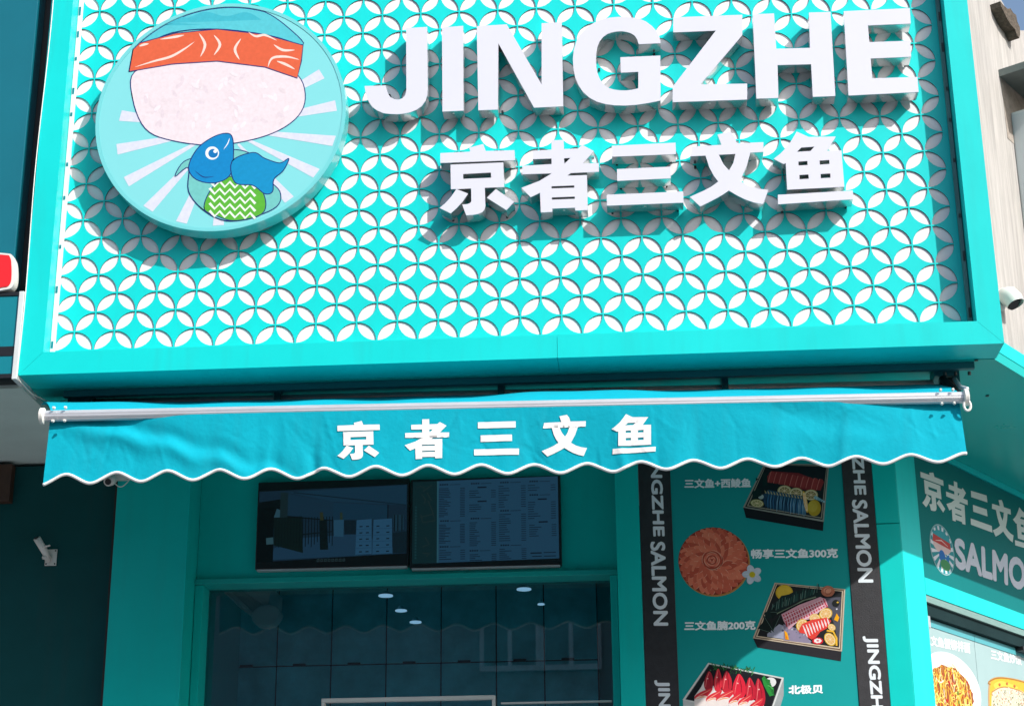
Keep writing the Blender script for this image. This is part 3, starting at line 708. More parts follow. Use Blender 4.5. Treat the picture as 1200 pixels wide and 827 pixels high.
def menu(SF, u0, u1, v0, v1, t):
    a = Art(SF, .0006, .00003)
    P = lambda x, y: (u0+(u1-u0)*(x-25)/(1152-25), v1-(v1-v0)*(y-35)/(690-35))
    G = lambda pts, c: a.poly([P(*p) for p in pts], glow(*c))
    G([(42, 55), (1133, 40), (1133, 645), (42, 658)], (24, 58, 98)); G([(42, 55), (225, 52), (225, 655), (42, 658)], (10, 34, 48)); G([(225, 52), (236, 52), (238, 655), (227, 655)], (30, 72, 104))
    D = (10, 24, 48); r_ = random.Random(5)
    def row(x0, x1, y, h=5): G([(x0, y), (x1, y-.5), (x1, y+h-.5), (x0, y+h)], D)
    def sect(xa, xb, ya, yb, step):
        y = ya
        while y < yb:
            row(xa, xa+r_.uniform(38, 92), y); row(xb-36, xb, y); y += step
    for x, y in ((245, 80), (480, 78), (700, 76), (920, 74), (250, 350), (478, 338), (700, 286), (248, 540), (470, 574), (700, 540), (920, 175)):
        for i in range(4): row(x+i*17, x+i*17+13, y-5, 11)
        row(x+75, x+155, y, 4)
    for x, y in ((530, 108), (530, 212), (980, 208), (985, 376)): row(x, x+68, y-5, 11)
    sect(240, 435, 108, 325, 13); sect(243, 435, 378, 515, 12); sect(245, 437, 566, 645, 16)
    sect(468, 668, 132, 195, 16); sect(468, 668, 236, 300, 16); sect(470, 668, 368, 545, 14); sect(472, 670, 602, 645, 14)
    sect(688, 892, 104, 265, 17); sect(690, 892, 314, 512, 16); sect(692, 892, 568, 640, 14)
    sect(908, 1115, 104, 150, 18); sect(908, 1115, 230, 350, 17); sect(915, 1117, 398, 480, 16)
    row(922, 1005, 600, 10); row(935, 1005, 626, 6); row(1020, 1110, 600, 6); row(1022, 1110, 626, 6)
    for pts in ([(95, 90), (130, 100), (120, 130), (185, 85)], [(110, 150), (140, 190), (130, 220)], [(150, 140), (185, 200)], [(100, 320), (200, 300), (210, 350), (120, 360), (105, 300)], [(160, 200), (200, 300)], [(140, 470), (170, 520), (120, 540)], [(120, 585), (175, 590), (150, 610)]):
        a.ribbon([P(*p) for p in pts], .006, glow(22, 40, 52))
    for i in range(18): G([(62, 240+i*22), (75, 240+i*22), (75, 252+i*22), (62, 252+i*22)], (18, 52, 72))
    a.make('screen_picture', t)
screen(300.5, 564, 479.5, 561, 479, 663.5, 301, 665.5, 'wall screen on the left playing a dim blue video of a warehouse', warehouse)
screen(480.5, 560.5, 657, 558, 658, 662.5, 481, 664, 'wall screen on the right showing a blue menu price list', menu)

# ================================================================ SERVING WINDOW AND ROOM
def glass_mat(name, tint, refl):
    m = bpy.data.materials.new(name); m.use_nodes = True; n = m.node_tree; n.nodes.clear()
    o = n.nodes.new('ShaderNodeOutputMaterial'); tb = n.nodes.new('ShaderNodeBsdfTransparent'); tb.inputs[0].default_value = tuple(tint)+(1,)
    gl = n.nodes.new('ShaderNodeBsdfGlossy'); gl.inputs['Roughness'].default_value = .01
    fr = n.nodes.new('ShaderNodeFresnel'); fr.inputs[0].default_value = 1.5
    ma = n.nodes.new('ShaderNodeMath'); ma.operation = 'MULTIPLY'; ma.inputs[1].default_value = refl; n.links.new(fr.outputs[0], ma.inputs[0])
    mx = n.nodes.new('ShaderNodeMixShader'); n.links.new(ma.outputs[0], mx.inputs[0]); n.links.new(tb.outputs[0], mx.inputs[1]); n.links.new(gl.outputs[0], mx.inputs[2]); n.links.new(mx.outputs[0], o.inputs[0])
    return m
GLASS = glass_mat('window_glass', (.82, .92, .94), 1.8)
win = thing('serving_window', (-.6, 1.5, 0), 'wide dark glass serving window under the two wall screens', 'window')
MB().box(xl+.046, xr-.041, 1.50, 1.508, .9, zh-.029).make('pane', GLASS, win)
wf = FY(1.495)
f0 = wf.at(378, 818); f1 = wf.at(581, 816)
zt = (f0[1]+f1[1])/2
fm = mat('white_frame', (.72, .72, .70), .45, var=.05)
MB().box(f0[0], f1[0], 1.46, 1.499, zt-.02, zt).make('frame', fm, win, bevel=.002)
MB().box(f0[0], f0[0]+.018, 1.461, 1.499, 1.8, zt-.021).make('frame', fm, win, bevel=.002)
MB().box(f1[0]-.018, f1[0], 1.461, 1.499, 1.8, zt-.021).make('frame', fm, win, bevel=.002)
MB().box(f1[0]+.03, xr-.05, 1.47, 1.499, zt-.045, zt-.038).make('shelf_edge', fm, win)
room = thing('shop_interior', (-.6, 2.4, 0), 'dim interior of the shop with tiled walls seen through the serving window', 'room')
MB().box(-1.80, 1.2, 2.64, 2.66, 0, 4.0).make('back_wall', ROOM, room)
MB().box(-1.79, -1.74, 1.52, 2.63, 0, 4.0).make('side_wall', ROOM, room)
MB().box(1.15, 1.2, 1.62, 2.63, 0, 4.0).make('side_wall', ROOM, room)
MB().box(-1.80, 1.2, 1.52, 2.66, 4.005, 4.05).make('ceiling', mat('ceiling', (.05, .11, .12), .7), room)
cab = thing('wall_cabinet', (-.3, 2.38, 3.0), 'row of dark glossy wall cabinet doors behind the serving window glass', 'cabinet')
CF = FY(2.36)
CABM = mat('cabinet_door', (.13, .60, .70), .32, var=.3, scale=5, bump=.05, bscale=3, rvar=.08)
cols = [CF.at(p, 740)[0] for p in (264, 325.5, 389, 453, 517, 581.5, 637.5, 700)]
zc = CF.at(500, 777)[1]
MB().box(cols[0], cols[-1], 2.375, 2.6, zc-.9, 3.98).make('carcass', BLACK, cab)
for i in range(len(cols)-1):
    MB().box(cols[i]+.004, cols[i+1]-.004, 2.355, 2.374, zc+.006, 3.97).make('cabinet_door', CABM, cab, bevel=.002)
    MB().box(cols[i]+.004, cols[i+1]-.004, 2.355, 2.374, zc-.86, zc-.002).make('cabinet_door', CABM, cab, bevel=.002)
    xm = cols[i]+.10
    MB().box(xm, xm+.075, 2.342, 2.354, zc+.0, zc+.012).make('handle', BLACK, cab)
for k, (px, py) in enumerate(((452, 697), (470, 714.5), (487, 728), (614, 689.5), (634, 707))):  # glowing discs on added cords, standing in for reflected lights
    LFp = FY(2.05); u, v = LFp.at(px, py)
    t = thing('ceiling_lamp', (u, 2.05, v-.01), ['round white pendant lamp nearest the middle of the window, highest of three', 'round white pendant lamp second in the row of three behind the glass', 'round white pendant lamp lowest in the row of three behind the glass', 'round white pendant lamp at the right of the window glass, upper', 'small round pendant lamp at the right of the window glass, lower'][k], 'lamp', 'small lamps behind the window glass')
    r_ = .042 if k in (0, 3) else .034 if k < 4 else .02
    m = MB().tube([(u, 2.05, v-.006), (u, 2.05, v)], r_, 24); m.make('lamp_disc', mat('lamp_glow', (.6, .7, .8), .4, var=0, emit=(.45, .72, 1.0), estr=.55), t)
    m = MB().tube([(u, 2.05, v+.0005), (u, 2.05, v+.022)], [r_*.8, r_*.4], 16); m.make('lamp_housing', CABM, t)
    m = MB().tube([(u, 2.05, v+.023), (u, 2.05, 4.0)], .0015, 6); m.make('cord', CABM, t)
# ceiling-mounted white unit at the left of the window
unit_ = thing('air_purifier', (-1.55, 2.0, 3.6), 'white wedge-shaped wall unit with a rounded nozzle hanging inside the window corner', 'appliance')
UF = FY(1.9)
DIMW = mat('unit_white', (.75, .78, .78), .5, var=.08)
MB().plate(UF, [tr(UF, Z([(125, 92), (165, 78), (320, 225), (330, 240), (300, 222)], 230, 670, 4.8))], -.5, 0, back=True).make('arm', DIMW, unit_)
MB().plate(UF, [tr(UF, Z([(225, 78), (420, 76), (418, 130), (405, 200), (380, 192)], 230, 670, 4.8))], -.35, .02, back=True).make('body', DIMW, unit_)
MB().plate(UF, [smooth(tr(UF, Z([(330, 235), (370, 205), (420, 195), (470, 215), (478, 245), (450, 290), (410, 308), (350, 305), (325, 275)], 230, 670, 4.8)))], -.05, .06, back=True).make('nozzle', mat('nozzle_plastic', (.6, .66, .68), .5, var=.05), unit_)
MB().plate(UF, [tr(UF, Z([(165, 78), (222, 78), (378, 193), (340, 205), (322, 222)], 230, 670, 4.8))], -.45, .0, back=True).make('bracket', mat('unit_grey', (.55, .58, .58), .5, var=.1), unit_)

# ================================================================ MENU BANNER
ban = thing('menu_banner', (1.26, 1.16, 0), 'tall dark teal menu banner with black lettered borders and pictures of sashimi boxes', 'banner')
BN = FY(1.158)
MB().box(.817, 1.7235, 1.1535, 1.161, 0, ZB-.003).make('banner_sheet', mat('banner_teal', (.008, .30, .30), .42, spec=.15, var=.04, scale=2, rvar=.05), ban)
for x0, x1 in ((.648, .8165), (1.724, 1.8775)):
    MB().box(x0, x1, 1.149, 1.1605, 0, ZB-.003).make('border_strip', MATTB, ban, bevel=.001)
SFm = FY(1.149)
LET = mat('border_lettering', (.72, .79, .84), .5, var=.04, spec=.2)
def vert_word(body, x0, x1, ytop, ybot, bold=.0035):
    # text turned a quarter clockwise: its start is at the top, letter tops to the right
    a = SFm.at(x0[0], ytop); b = SFm.at(x0[1], ybot); c = SFm.at(x1[1], ybot); e_ = SFm.at(x1[0], ytop)
    words('printed_word', body, SFm, (a, b, c, e_), LET, ban, .0006, bold)
# left strip: letter band px 757.8..774 near top, 765..783 lower ; right strip 995..1013, 1003..1020
for body, yt, yb in (('JINGZHE', 527, 627.5), ('SALMON', 635, 732)):
    f_ = lambda y: (y-545)/282*12
    vert_word(body, (759+f_(yt)*.95, 759+f_(yb)*.95), (775+f_(yt)*.95, 775+f_(yb)*.95), yt, yb)
vert_word('JINGZHE', (767.5, 771), (784, 788), 797, 893); vert_word('SALMON', (771, 775), (788, 792), 901, 998)
for body, yt, yb in (('JINGZHE', 483, 579), ('SALMON', 586, 681.5), ('JINGZHE', 745.5, 843), ('SALMON', 851, 948)):
    f_ = lambda y: (y-545)/282*23
    vert_word(body, (995.5+f_(yt)*.98, 995.5+f_(yb)*.98), (1012+f_(yt)*.98, 1012+f_(yb)*.98), yt, yb)
PF = FY(1.1535)
INKW = mat('caption_white', (.80, .88, .92), .5, var=.04, spec=.2)
def hword(body, x0, y0, x1, y1, sk, bold, fr=PF, parent=ban, m=INKW, d=.0008, name='printed_word'):
    words(name, body, fr, (fr.at(x0, y1), fr.at(x1, y1+sk), fr.at(x1, y0+sk), fr.at(x0, y0)), m, parent, d, bold)
hword('三文鱼+西鲮鱼', 802.5, 561.5, 879.5, 571.5, -1, .0022)
hword('畅享三文鱼300克', 880.5, 643.5, 981.5, 653.8, -1, .0022)
hword('三文鱼腩200克', 802.3, 728, 885, 738, -1, .0022)
hword('北极贝', 924.5, 803, 963.8, 812.5, -1, .0026)
# ---- picture 1: round plate of salmon petals
a = Art(PF, .0008)
pc = PF.at(836, 657); pr = (PF.at(878.5, 657)[0]-PF.at(795, 657)[0])/2
a.poly(ell(pc[0]+.004, pc[1]-.006, pr*1.0, pr*.985, 48), (196, 140, 76)); a.poly(ell(pc[0], pc[1], pr*.985, pr*.97, 48), (150, 62, 50))
rr = random.Random(11)
for ring, (rad, ln, cnt) in enumerate(((.88, .30, 34), (.72, .30, 30), (.57, .26, 24), (.43, .22, 18))):
    for k in range(cnt):
        an = 2*math.pi*(k+.5*(ring % 2))/cnt+rr.uniform(-.04, .04); tw = .55+rr.uniform(-.15, .15)
        bx_, by_ = pc[0]+pr*rad*math.cos(an), pc[1]+pr*rad*math.sin(an)
        wv = pr*ln*.42; dx_, dy_ = math.cos(an+tw), math.sin(an+tw)
        tip = [(bx_+dx_*pr*.13, by_+dy_*pr*.13), (bx_-dy_*wv-dx_*pr*.04, by_+dx_*wv-dy_*pr*.04), (bx_-dx_*pr*ln, by_-dy_*pr*ln), (bx_+dy_*wv*.6-dx_*pr*.06, by_-dx_*wv*.6-dy_*pr*.06)]
        tip = [(pc[0]+(x-pc[0])*min(1, pr*.975/max(1e-6, math.hypot(x-pc[0], y-pc[1]))), pc[1]+(y-pc[1])*min(1, pr*.975/max(1e-6, math.hypot(x-pc[0], y-pc[1])))) for x, y in tip]
        sm_ = smooth(tip, 4)
        a.poly(sm_, rr.choice([(236, 122, 94), (222, 108, 84), (242, 136, 106), (206, 92, 72)]))
        a.ribbon(sm_[:9], .0032, rr.choice([(252, 190, 160), (248, 172, 144)]), True)
for k, r_ in enumerate((.30, .23, .165, .10, .05)):
    a.poly(ell(pc[0]-pr*.04, pc[1]+pr*.03, pr*r_, pr*r_*.85, 18), [(190, 78, 62), (236, 124, 98)][k % 2])
    for s_ in range(3): a.ribbon(arc(pc[0]-pr*.04, pc[1]+pr*.03, pr*r_*.93, s_*120+k*40, s_*120+k*40+95, 8), .0032, (252, 190, 160), True)
fc = PF.at(881.5, 673)
for k in range(5):
    an = math.pi/2+.25+k*2*math.pi/5; a.poly(ell(fc[0]+.026*math.cos(an), fc[1]+.026*math.sin(an), .027, .019, 16, math.degrees(an)), [(214, 226, 240), (200, 214, 230)][k % 2])
    a.ribbon([(fc[0]+.008*math.cos(an), fc[1]+.008*math.sin(an)), (fc[0]+.045*math.cos(an), fc[1]+.045*math.sin(an))], .002, (236, 240, 246), True)
a.poly(ell(fc[0], fc[1], .016, .016, 12), (214, 196, 40)); a.make('salmon_rose_picture', ban)
# ---- picture 2: sashimi box lower right
def zb_(p): return Z(p, 880, 675, 7.875)
a = Art(PF, .0012)
X = lambda p, c: a.px(zb_(p), c)
X([(20, 570), (835, 690), (830, 782), (60, 655)], (44, 42, 48)); X([(20, 570), (60, 655), (40, 600)], (30, 28, 32))
X([(220, 58), (870, 118), (840, 692), (18, 570)], (206, 190, 168)); X([(228, 66), (858, 125), (828, 682), (34, 562)], (120, 96, 80)); X([(235, 72), (848, 132), (820, 668), (46, 556)], (222, 205, 178)); X([(240, 76), (840, 140), (812, 656), (60, 548)], (34, 36, 40))
X([(150, 530), (260, 440), (420, 500), (560, 600), (400, 590), (150, 556)], (168, 172, 196)); X([(670, 200), (830, 190), (815, 640), (760, 420)], (84, 84, 98)); X([(300, 440), (480, 500), (560, 620), (300, 590)], (150, 140, 166))
for i in range(90):
    x = rr.uniform(150, 800); y = rr.uniform(190, 640)
    if y > 540+x*.1 or (x < 600 and y < 440) or (x > 640 and 380 < y) or y < 260 and x < 680: continue
    s_ = rr.uniform(6, 20); a.px(zb_([(x, y), (x+s_, y-s_*.5), (x+s_*1.3, y+s_*.4), (x+s_*.4, y+s_*.7)]), rr.choice([(196, 198, 214), (120, 122, 144), (90, 92, 112), (226, 226, 236)]))
X(ell(308, 150, 80, 72), (214, 178, 44)); X(ell(308, 146, 68, 60), (226, 192, 66))
X([(240, 230), (280, 180), (350, 165), (420, 130), (560, 120), (650, 160), (640, 190), (470, 210), (350, 270), (240, 350), (150, 400), (120, 340), (190, 290)], (24, 44, 44))
for i in range(44):
    x = 190+i*10.2; y = 330-(i*4.4)+rr.uniform(-6, 6); a.rpx(zb_([(x, y), (x+rr.uniform(2, 14), y-rr.uniform(45, 95))]), .003, rr.choice([(46, 92, 88), (30, 66, 64), (96, 130, 120), (18, 34, 36)]))
a.rpx(zb_([(240, 345), (380, 280), (480, 225), (600, 190)]), .007, (120, 140, 118)); a.rpx(zb_([(250, 350), (400, 275), (500, 228), (680, 185)]), .006, (14, 16, 20))
for pts in ([(110, 350), (180, 420), (215, 520), (130, 440)], [(180, 330), (210, 280), (240, 330), (200, 400)], [(270, 360), (230, 440), (200, 510), (200, 420)], [(60, 480), (130, 400), (190, 520)]): X(pts, (20, 34, 34)); a.rpx(zb_([pts[0], pts[2]]), .002, (90, 118, 110))
X([(280, 350), (440, 265), (640, 190), (690, 210), (710, 275), (640, 320), (560, 390), (430, 420), (350, 490), (300, 410)], (226, 170, 186))
for i in range(17):
    x = 300+i*23; y = 372-i*9.2; a.rpx(zb_([(x, y-18), (x+22, y+34), (x+32+i*.4, y+92-i*2)]), .0055, (176, 26, 52) if i % 2 else (206, 40, 62))
for i in range(4): a.rpx(zb_([(296+i*20, 382+i*24), (460+i*22, 300+i*26), (660+i*8, 214+i*24)]), .0035, (246, 214, 226))
def slice_(cx, cy, rx, ry, rot=0, z=zb_, peel=(232, 186, 62), flesh=(236, 186, 110)):
    a.px(z(ell(cx, cy, rx, ry, 20, rot)), peel); a.px(z(ell(cx, cy, rx*.84, ry*.84, 20, rot)), (244, 232, 200)); a.px(z(ell(cx, cy, rx*.74, ry*.74, 20, rot)), flesh)
    for k in range(4):
        e1 = ell(cx, cy, rx*.72, ry*.72, 8, rot); a.rpx(z([e1[k], e1[k+4]]), .0018, (246, 226, 190))
slice_(690, 345, 62, 52, -20); slice_(590, 385, 50, 40); slice_(475, 455, 58, 62)
X([(440, 500), (470, 440), (560, 400), (700, 380), (740, 410), (700, 480), (640, 510), (600, 560), (560, 582), (520, 560), (500, 530), (450, 520)], (232, 70, 60))
for i in range(9): a.rpx(zb_([(480+i*28, 452-i*8), (500+i*27, 500-i*9), (520+i*25, 560-i*14)]), .0085, (250, 232, 234), True)
slice_(730, 580, 48, 66, -35); slice_(745, 470, 38, 30, 30)
a.rpx(zb_([(700, 500), (760, 510), (790, 570), (790, 640)]), .009, (244, 190, 60))
X(ell(616, 596, 50, 32), (222, 28, 46)); 
for k in range(7): X(ell(616+24*math.cos(k*.9), 594+14*math.sin(k*.9), 13, 9, 8), (248, 240, 240))
X([(790, 340), (815, 380), (800, 418), (766, 400)], (250, 176, 20)); X([(308, 498), (335, 520), (352, 586), (318, 580)], (250, 176, 20)); X([(318, 530), (330, 550), (336, 580), (322, 575)], (244, 120, 20))
X(ell(710, 138, 62, 50), (190, 118, 92)); X(ell(705, 130, 36, 26), (220, 156, 128)); a.rpx(zb_(arc(712, 140, 28, 0, 300, 12)), .003, (140, 74, 58)); X(ell(784, 248, 34, 32), (30, 34, 34)); X(ell(800, 240, 10, 8, 8), (220, 180, 60))
a.make('sashimi_box_picture', ban)
# ---- picture 3: sashimi box at the top
def zt_(p): return Z(p, 860, 540, 9.19)
a = Art(PF, .0012)
X = lambda p, c: a.px(zt_(p), c)
X([(100, 495), (968, 640), (960, 752), (130, 610)], (26, 30, 36)); X([(330, 20), (1025, 40), (968, 655), (98, 500)], (150, 158, 150)); X([(340, 30), (1010, 50), (955, 632), (120, 492)], (40, 44, 46)); X([(345, 34), (1003, 55), (948, 618), (140, 484)], (150, 150, 134)); X([(350, 38), (996, 60), (938, 606), (158, 476)], (20, 34, 40))
X([(360, 160), (420, 110), (700, 130), (960, 230), (880, 330), (700, 300), (480, 240), (360, 220)], (128, 44, 48))
for i in range(10):
    x = 380+i*58; y = 118+i*9
    X([(x, y+10), (x+30, y-10), (x+56, y+2), (x+66, y+30), (x+30, y+118), (x-16, y+112)], [(150, 58, 58), (138, 50, 52)][i % 2]); a.rpx(zt_([(x+22, y-6), (x+4, y+50), (x-12, y+110)]), .004, (196, 112, 104))
for cx, cy in ((545, 320), (670, 345), (830, 365)): slice_(cx, cy, 76, 58, 0, zt_, (178, 176, 120), (140, 132, 84))
X([(300, 380), (370, 310), (560, 350), (760, 380), (790, 470), (770, 580), (560, 545), (340, 490)], (40, 84, 112))
for i in range(32): 
    x = 318+i*14.4; y = 345+i*2.6; a.rpx(zt_([(x+16, y), (x+4, y+70), (x+rr.uniform(-6, 10), y+rr.uniform(140, 175))]), .0042, rr.choice([(20, 44, 80), (96, 156, 196), (54, 112, 164), (16, 34, 62), (130, 180, 210)]), True)
for i in range(14): X([(330+i*32, 312+i*5), (345+i*32, 330+i*5), (352+i*32, 350+i*5), (336+i*32, 346+i*5)], (176, 168, 118))
slice_(250, 455, 74, 42, 8, zt_, (150, 160, 92), (150, 158, 96)); X(ell(292, 385, 30, 26), (166, 190, 188)); X(ell(865, 505, 72, 88), (184, 162, 48)); X(ell(850, 490, 50, 62), (196, 176, 66)); slice_(770, 440, 20, 120, -10, zt_)
for i in range(12): X([(860+i*9, 385+i*4), (880+i*9, 372+i*5), (894+i*8, 396+i*5), (870+i*8, 412+i*3)], rr.choice([(110, 170, 186), (60, 120, 140), (150, 196, 206)]))
for pts in ([(310, 130), (350, 120), (360, 260), (310, 280)], [(235, 180), (262, 195), (240, 215)], [(200, 330), (290, 290), (300, 370), (200, 420)]): X(pts, (14, 44, 44))
a.make('sashimi_box_picture', ban)
# ---- picture 4: surf clam box at the bottom
def zs_(p): return Z(p, 790, 765, 8.571)
a = Art(PF, .0012)
X = lambda p, c: a.px(zs_(p), c)
X([(90, 465), (960, 640), (950, 900), (90, 760)], (206, 212, 212)); X([(1100, 250), (1100, 420), (960, 900), (950, 640)], (168, 176, 178))
X([(342, 96), (1102, 245), (955, 660), (84, 468)], (222, 226, 224)); X([(352, 110), (1080, 255), (945, 640), (112, 462)], (70, 74, 80)); X([(358, 116), (1072, 260), (938, 632), (124, 458)], (26, 28, 34))
for i in range(70):
    x = rr.uniform(370, 800); y = 130+(x-370)*.12+rr.uniform(-22, 55); s_ = rr.uniform(18, 46); b_ = rr.uniform(-2.6, -.5)
    a.rpx(zs_([(x, y), (x+s_*.5*math.cos(b_)+3, y+s_*.5*math.sin(b_)), (x+s_*math.cos(b_), y+s_*math.sin(b_))]), .005, rr.choice([(34, 92, 50), (22, 60, 36), (70, 140, 80), (40, 112, 48)]), True)
X(ell(970, 290, 55, 48), (238, 240, 240)); X([(880, 250), (905, 225), (930, 260), (965, 265), (960, 310), (1000, 350), (1000, 420), (960, 432), (930, 380), (900, 320)], (44, 150, 62))
for i in range(9): a.rpx(zs_([(905+i*9, 250+i*18), (940+i*7, 262+i*18), (968+i*5, 290+i*17)]), .0032, rr.choice([(110, 200, 110), (30, 110, 50)]))
X([(270, 340), (300, 280), (500, 380), (900, 500), (900, 640), (200, 560), (205, 430)], (238, 232, 230))
def clam(x, y, wd, h_, lean=0, tip=(214, 34, 60)):
    p = [(x+lean, y), (x+wd*.42+lean*.5, y+h_*.35), (x+wd*.5, y+h_*.72), (x+wd*.30, y+h_), (x-wd*.3, y+h_), (x-wd*.5, y+h_*.68), (x-wd*.36+lean*.5, y+h_*.32)]
    a.px(zs_(smooth(p, 4)), tip); a.rpx(zs_([(x+lean, y+8), (x-wd*.2, y+h_*.4), (x-wd*.32, y+h_*.85)]), .004, (250, 130, 130), True)
    a.rpx(zs_([(x+lean+6, y+h_*.15), (x+wd*.16, y+h_*.5), (x+wd*.2, y+h_*.85)]), .005, (150, 16, 40), True); a.px(zs_(ell(x-wd*.1, y+h_*.4, 9, 7, 8)), (255, 190, 190))
clam(345, 178, 92, 190, 8, (176, 40, 56)); clam(438, 152, 80, 225, 5, (226, 48, 66)); clam(528, 175, 106, 215, 0, (206, 40, 58)); clam(652, 205, 136, 240, 0, (232, 40, 64)); clam(768, 242, 104, 225, -10, (206, 36, 58)); clam(862, 250, 108, 280, -18, (196, 30, 54))
for x, y, w_ in ((290, 410, 190), (395, 430, 170), (510, 425, 200), (610, 455, 140), (708, 470, 150), (820, 510, 150)):
    p = [(x-w_*.45, y+30), (x-w_*.2, y-14), (x+w_*.2, y-46), (x+w_*.48, y-62), (x+w_*.46, y-30), (x+w_*.2, y+30), (x, y+70), (x-w_*.3, y+90)]
    a.px(zs_(smooth(p, 4)), (228, 52, 66)); p2 = [(x-w_*.4, y+46), (x, y+16), (x+w_*.22, y+36), (x, y+150), (x-w_*.4, y+130)]
    a.px(zs_(smooth(p2, 4)), (246, 234, 230)); a.rpx(zs_([(x-w_*.4, y+40), (x-w_*.1, y+5), (x+w_*.4, y-45)]), .005, (250, 150, 130), True); a.rpx(zs_([(x-w_*.36, y+50), (x-w_*.05, y+26), (x+w_*.2, y+30)]), .006, (250, 170, 110), True)
a.make('surf_clam_box_picture', ban)

# ================================================================ SIDE SIGN (corner street)
side = thing('side_sign', SIDE.w(u_p2, zs_bot, 0), 'dark teal signboard on the corner side wall reading 京者三文鱼 SALMON', 'sign')
MB().fbox(SIDE, u_p2+.001, 3.0, zs_bot+.001, zs_top, -.05, -.012).make('sign_panel', mat('side_sign_teal', (.006, .17, .17), .5, spec=.08, var=.04), side)
MB().fbox(SIDE, u_p2+.001, 3.0, zd+.002, zs_bot, -.05, .001).make('lower_rail', TEAL, side, bevel=.002)
z2 = lambda p: Z(p, 1000, 530, 5.905)
SI = mat('side_letter_white', (.62, .70, .68), .5, var=.03)
def sq(pts, d=-.012): return tuple(SIDE.at(x, y, d) for x, y in z2(pts))
def side_char(key, tl, tr_, br_, bl_):
    q = sq([bl_, br_, tr_, tl]); place_char(key, SIDE, q, SI, side, -.0105)
side_char('capital', (458, 102), (618, 165), (640, 435), (478, 380)); side_char('person', (632, 172), (784, 235), (798, 512), (648, 455))
side_char('three', (800, 258), (930, 300), (962, 555), (812, 498)); side_char('script', (948, 300), (1085, 350), (1112, 625), (965, 575)); side_char('fish', (1095, 360), (1250, 415), (1290, 700), (1115, 640))
words('printed_word', 'SALMON', SIDE, sq([(712, 788), (1290, 985), (1290, 785), (702, 598)]), flat(216, 222, 236), side, -.0105, .0115)
a = Art(SIDE, -.0108)
oc = SIDE.at(*z2([(614, 672)])[0], -.012); ow = abs(SIDE.at(*z2([(700, 700)])[0], -.012)[0]-SIDE.at(*z2([(532, 640)])[0], -.012)[0])/2; oh = ow*1.02
oh = (SIDE.at(*z2([(610, 500)])[0], -.012)[1]-SIDE.at(*z2([(630, 845)])[0], -.012)[1])/2
a.poly(ell(oc[0], oc[1], ow, oh, 32), (150, 190, 196)); a.poly(ell(oc[0], oc[1], ow*.95, oh*.95, 32), (40, 150, 158))
for k in range(16):
    an = 2*math.pi*(k+.5)/16; a.poly([(oc[0], oc[1]-.01)]+[(oc[0]+ow*.93*math.cos(an+t), oc[1]+oh*.93*math.sin(an+t)) for t in (-.09, .09)], (226, 232, 240))
a.poly(ell(oc[0], oc[1]+oh*.42, ow*.72, oh*.34, 20), (50, 160, 172)); a.poly(ell(oc[0], oc[1]+oh*.12, ow*.72, oh*.28, 20), (226, 200, 198))
a.poly([(oc[0]-ow*.74, oc[1]+oh*.22), (oc[0]+ow*.74, oc[1]+oh*.12), (oc[0]+ow*.70, oc[1]+oh*.38), (oc[0]-ow*.66, oc[1]+oh*.52)], (196, 62, 56))
a.ribbon([(oc[0]-ow*.5, oc[1]+oh*.28), (oc[0], oc[1]+oh*.36), (oc[0]+ow*.5, oc[1]+oh*.22)], .006, (236, 220, 214), True)
a.poly(ell(oc[0]-ow*.05, oc[1]-oh*.28, ow*.26, oh*.26, 14), (30, 110, 190)); a.poly(ell(oc[0]+ow*.15, oc[1]-oh*.58, ow*.40, oh*.22, 14), (70, 150, 90)); a.poly([(oc[0]+ow*.15, oc[1]-oh*.30), (oc[0]+ow*.55, oc[1]-oh*.1), (oc[0]+ow*.5, oc[1]-oh*.42)], (30, 120, 190))
a.make('emblem_print', side)
# head rail and sliding glass doors below the side sign
hr = thing('door_track', SIDE.w(u_p2, zd-.1, -.02), 'dark metal sliding door track under the side sign', 'door track')
zt1 = SIDE.at(1140, 724, -.03)[1]
MB().fbox(SIDE, u_p2+.002, 3.0, zd-.035, zd, -.12, -.004).make('track_cover', mat('track_grey', (.22, .36, .33), .45, .2, var=.1, scale=20, stretch=(1, 1, 6)), hr)
MB().fbox(SIDE, u_p2+.002, 3.0, zd-.10, zd-.036, -.12, -.02).make('track', mat('track_black', (.012, .03, .032), .6, spec=.08, var=.2), hr)
q = SIDE.at(1192, 729, -.02)
MB().fbox(SIDE, q[0], q[0]+.25, zd-.125, zd-.098, -.06, .0).make('door_closer', BLACK, hr, bevel=.004)
MB().fbox(SIDE, u_p2+.004, u_p2+.05, zd-.17, zd-.105, -.05, -.01).make('roller_bracket', ALU, hr, bevel=.004)
ud = SIDE.at(1141, 740, -.05)[0]
def door(u0, u1, label, k):
    t = thing('glass_door', SIDE.w(u0, 0, -.05), label, 'door', 'poster-covered glass doors on the corner side')
    FROST = mat('pale_film', (.32, .45, .455), .4, var=.05, scale=2, spec=.2)
    MB().fbox(SIDE, u0, u1, .05, zd-.105, -.065, -.052).make('pane', FROST, t, bevel=.001)
    MB().fbox(SIDE, u0, u1, zd-.145, zd-.105, -.051, -.048).make('top_band', mat('door_band', (.08, .36, .40), .3, var=.04), t)
    return t
d1 = door(u_p2+.004, ud-.002, 'left glass door with a pale film and a noodle dish picture', 0)
d2 = door(ud+.002, ud+.9, 'right glass door with a pale film and a fried rice picture', 1)
zq = lambda p: Z(p, 1080, 730, 8.525)
DD = -.052
def dq(pts): return tuple(SIDE.at(x, y, DD) for x, y in zq(pts))
DW = flat(244, 248, 248)
words('printed_word', '三文鱼蟹柳拌面', SIDE, dq([(28, 205), (485, 300), (478, 195), (20, 110)]), DW, d1, DD+.0008, .0022)
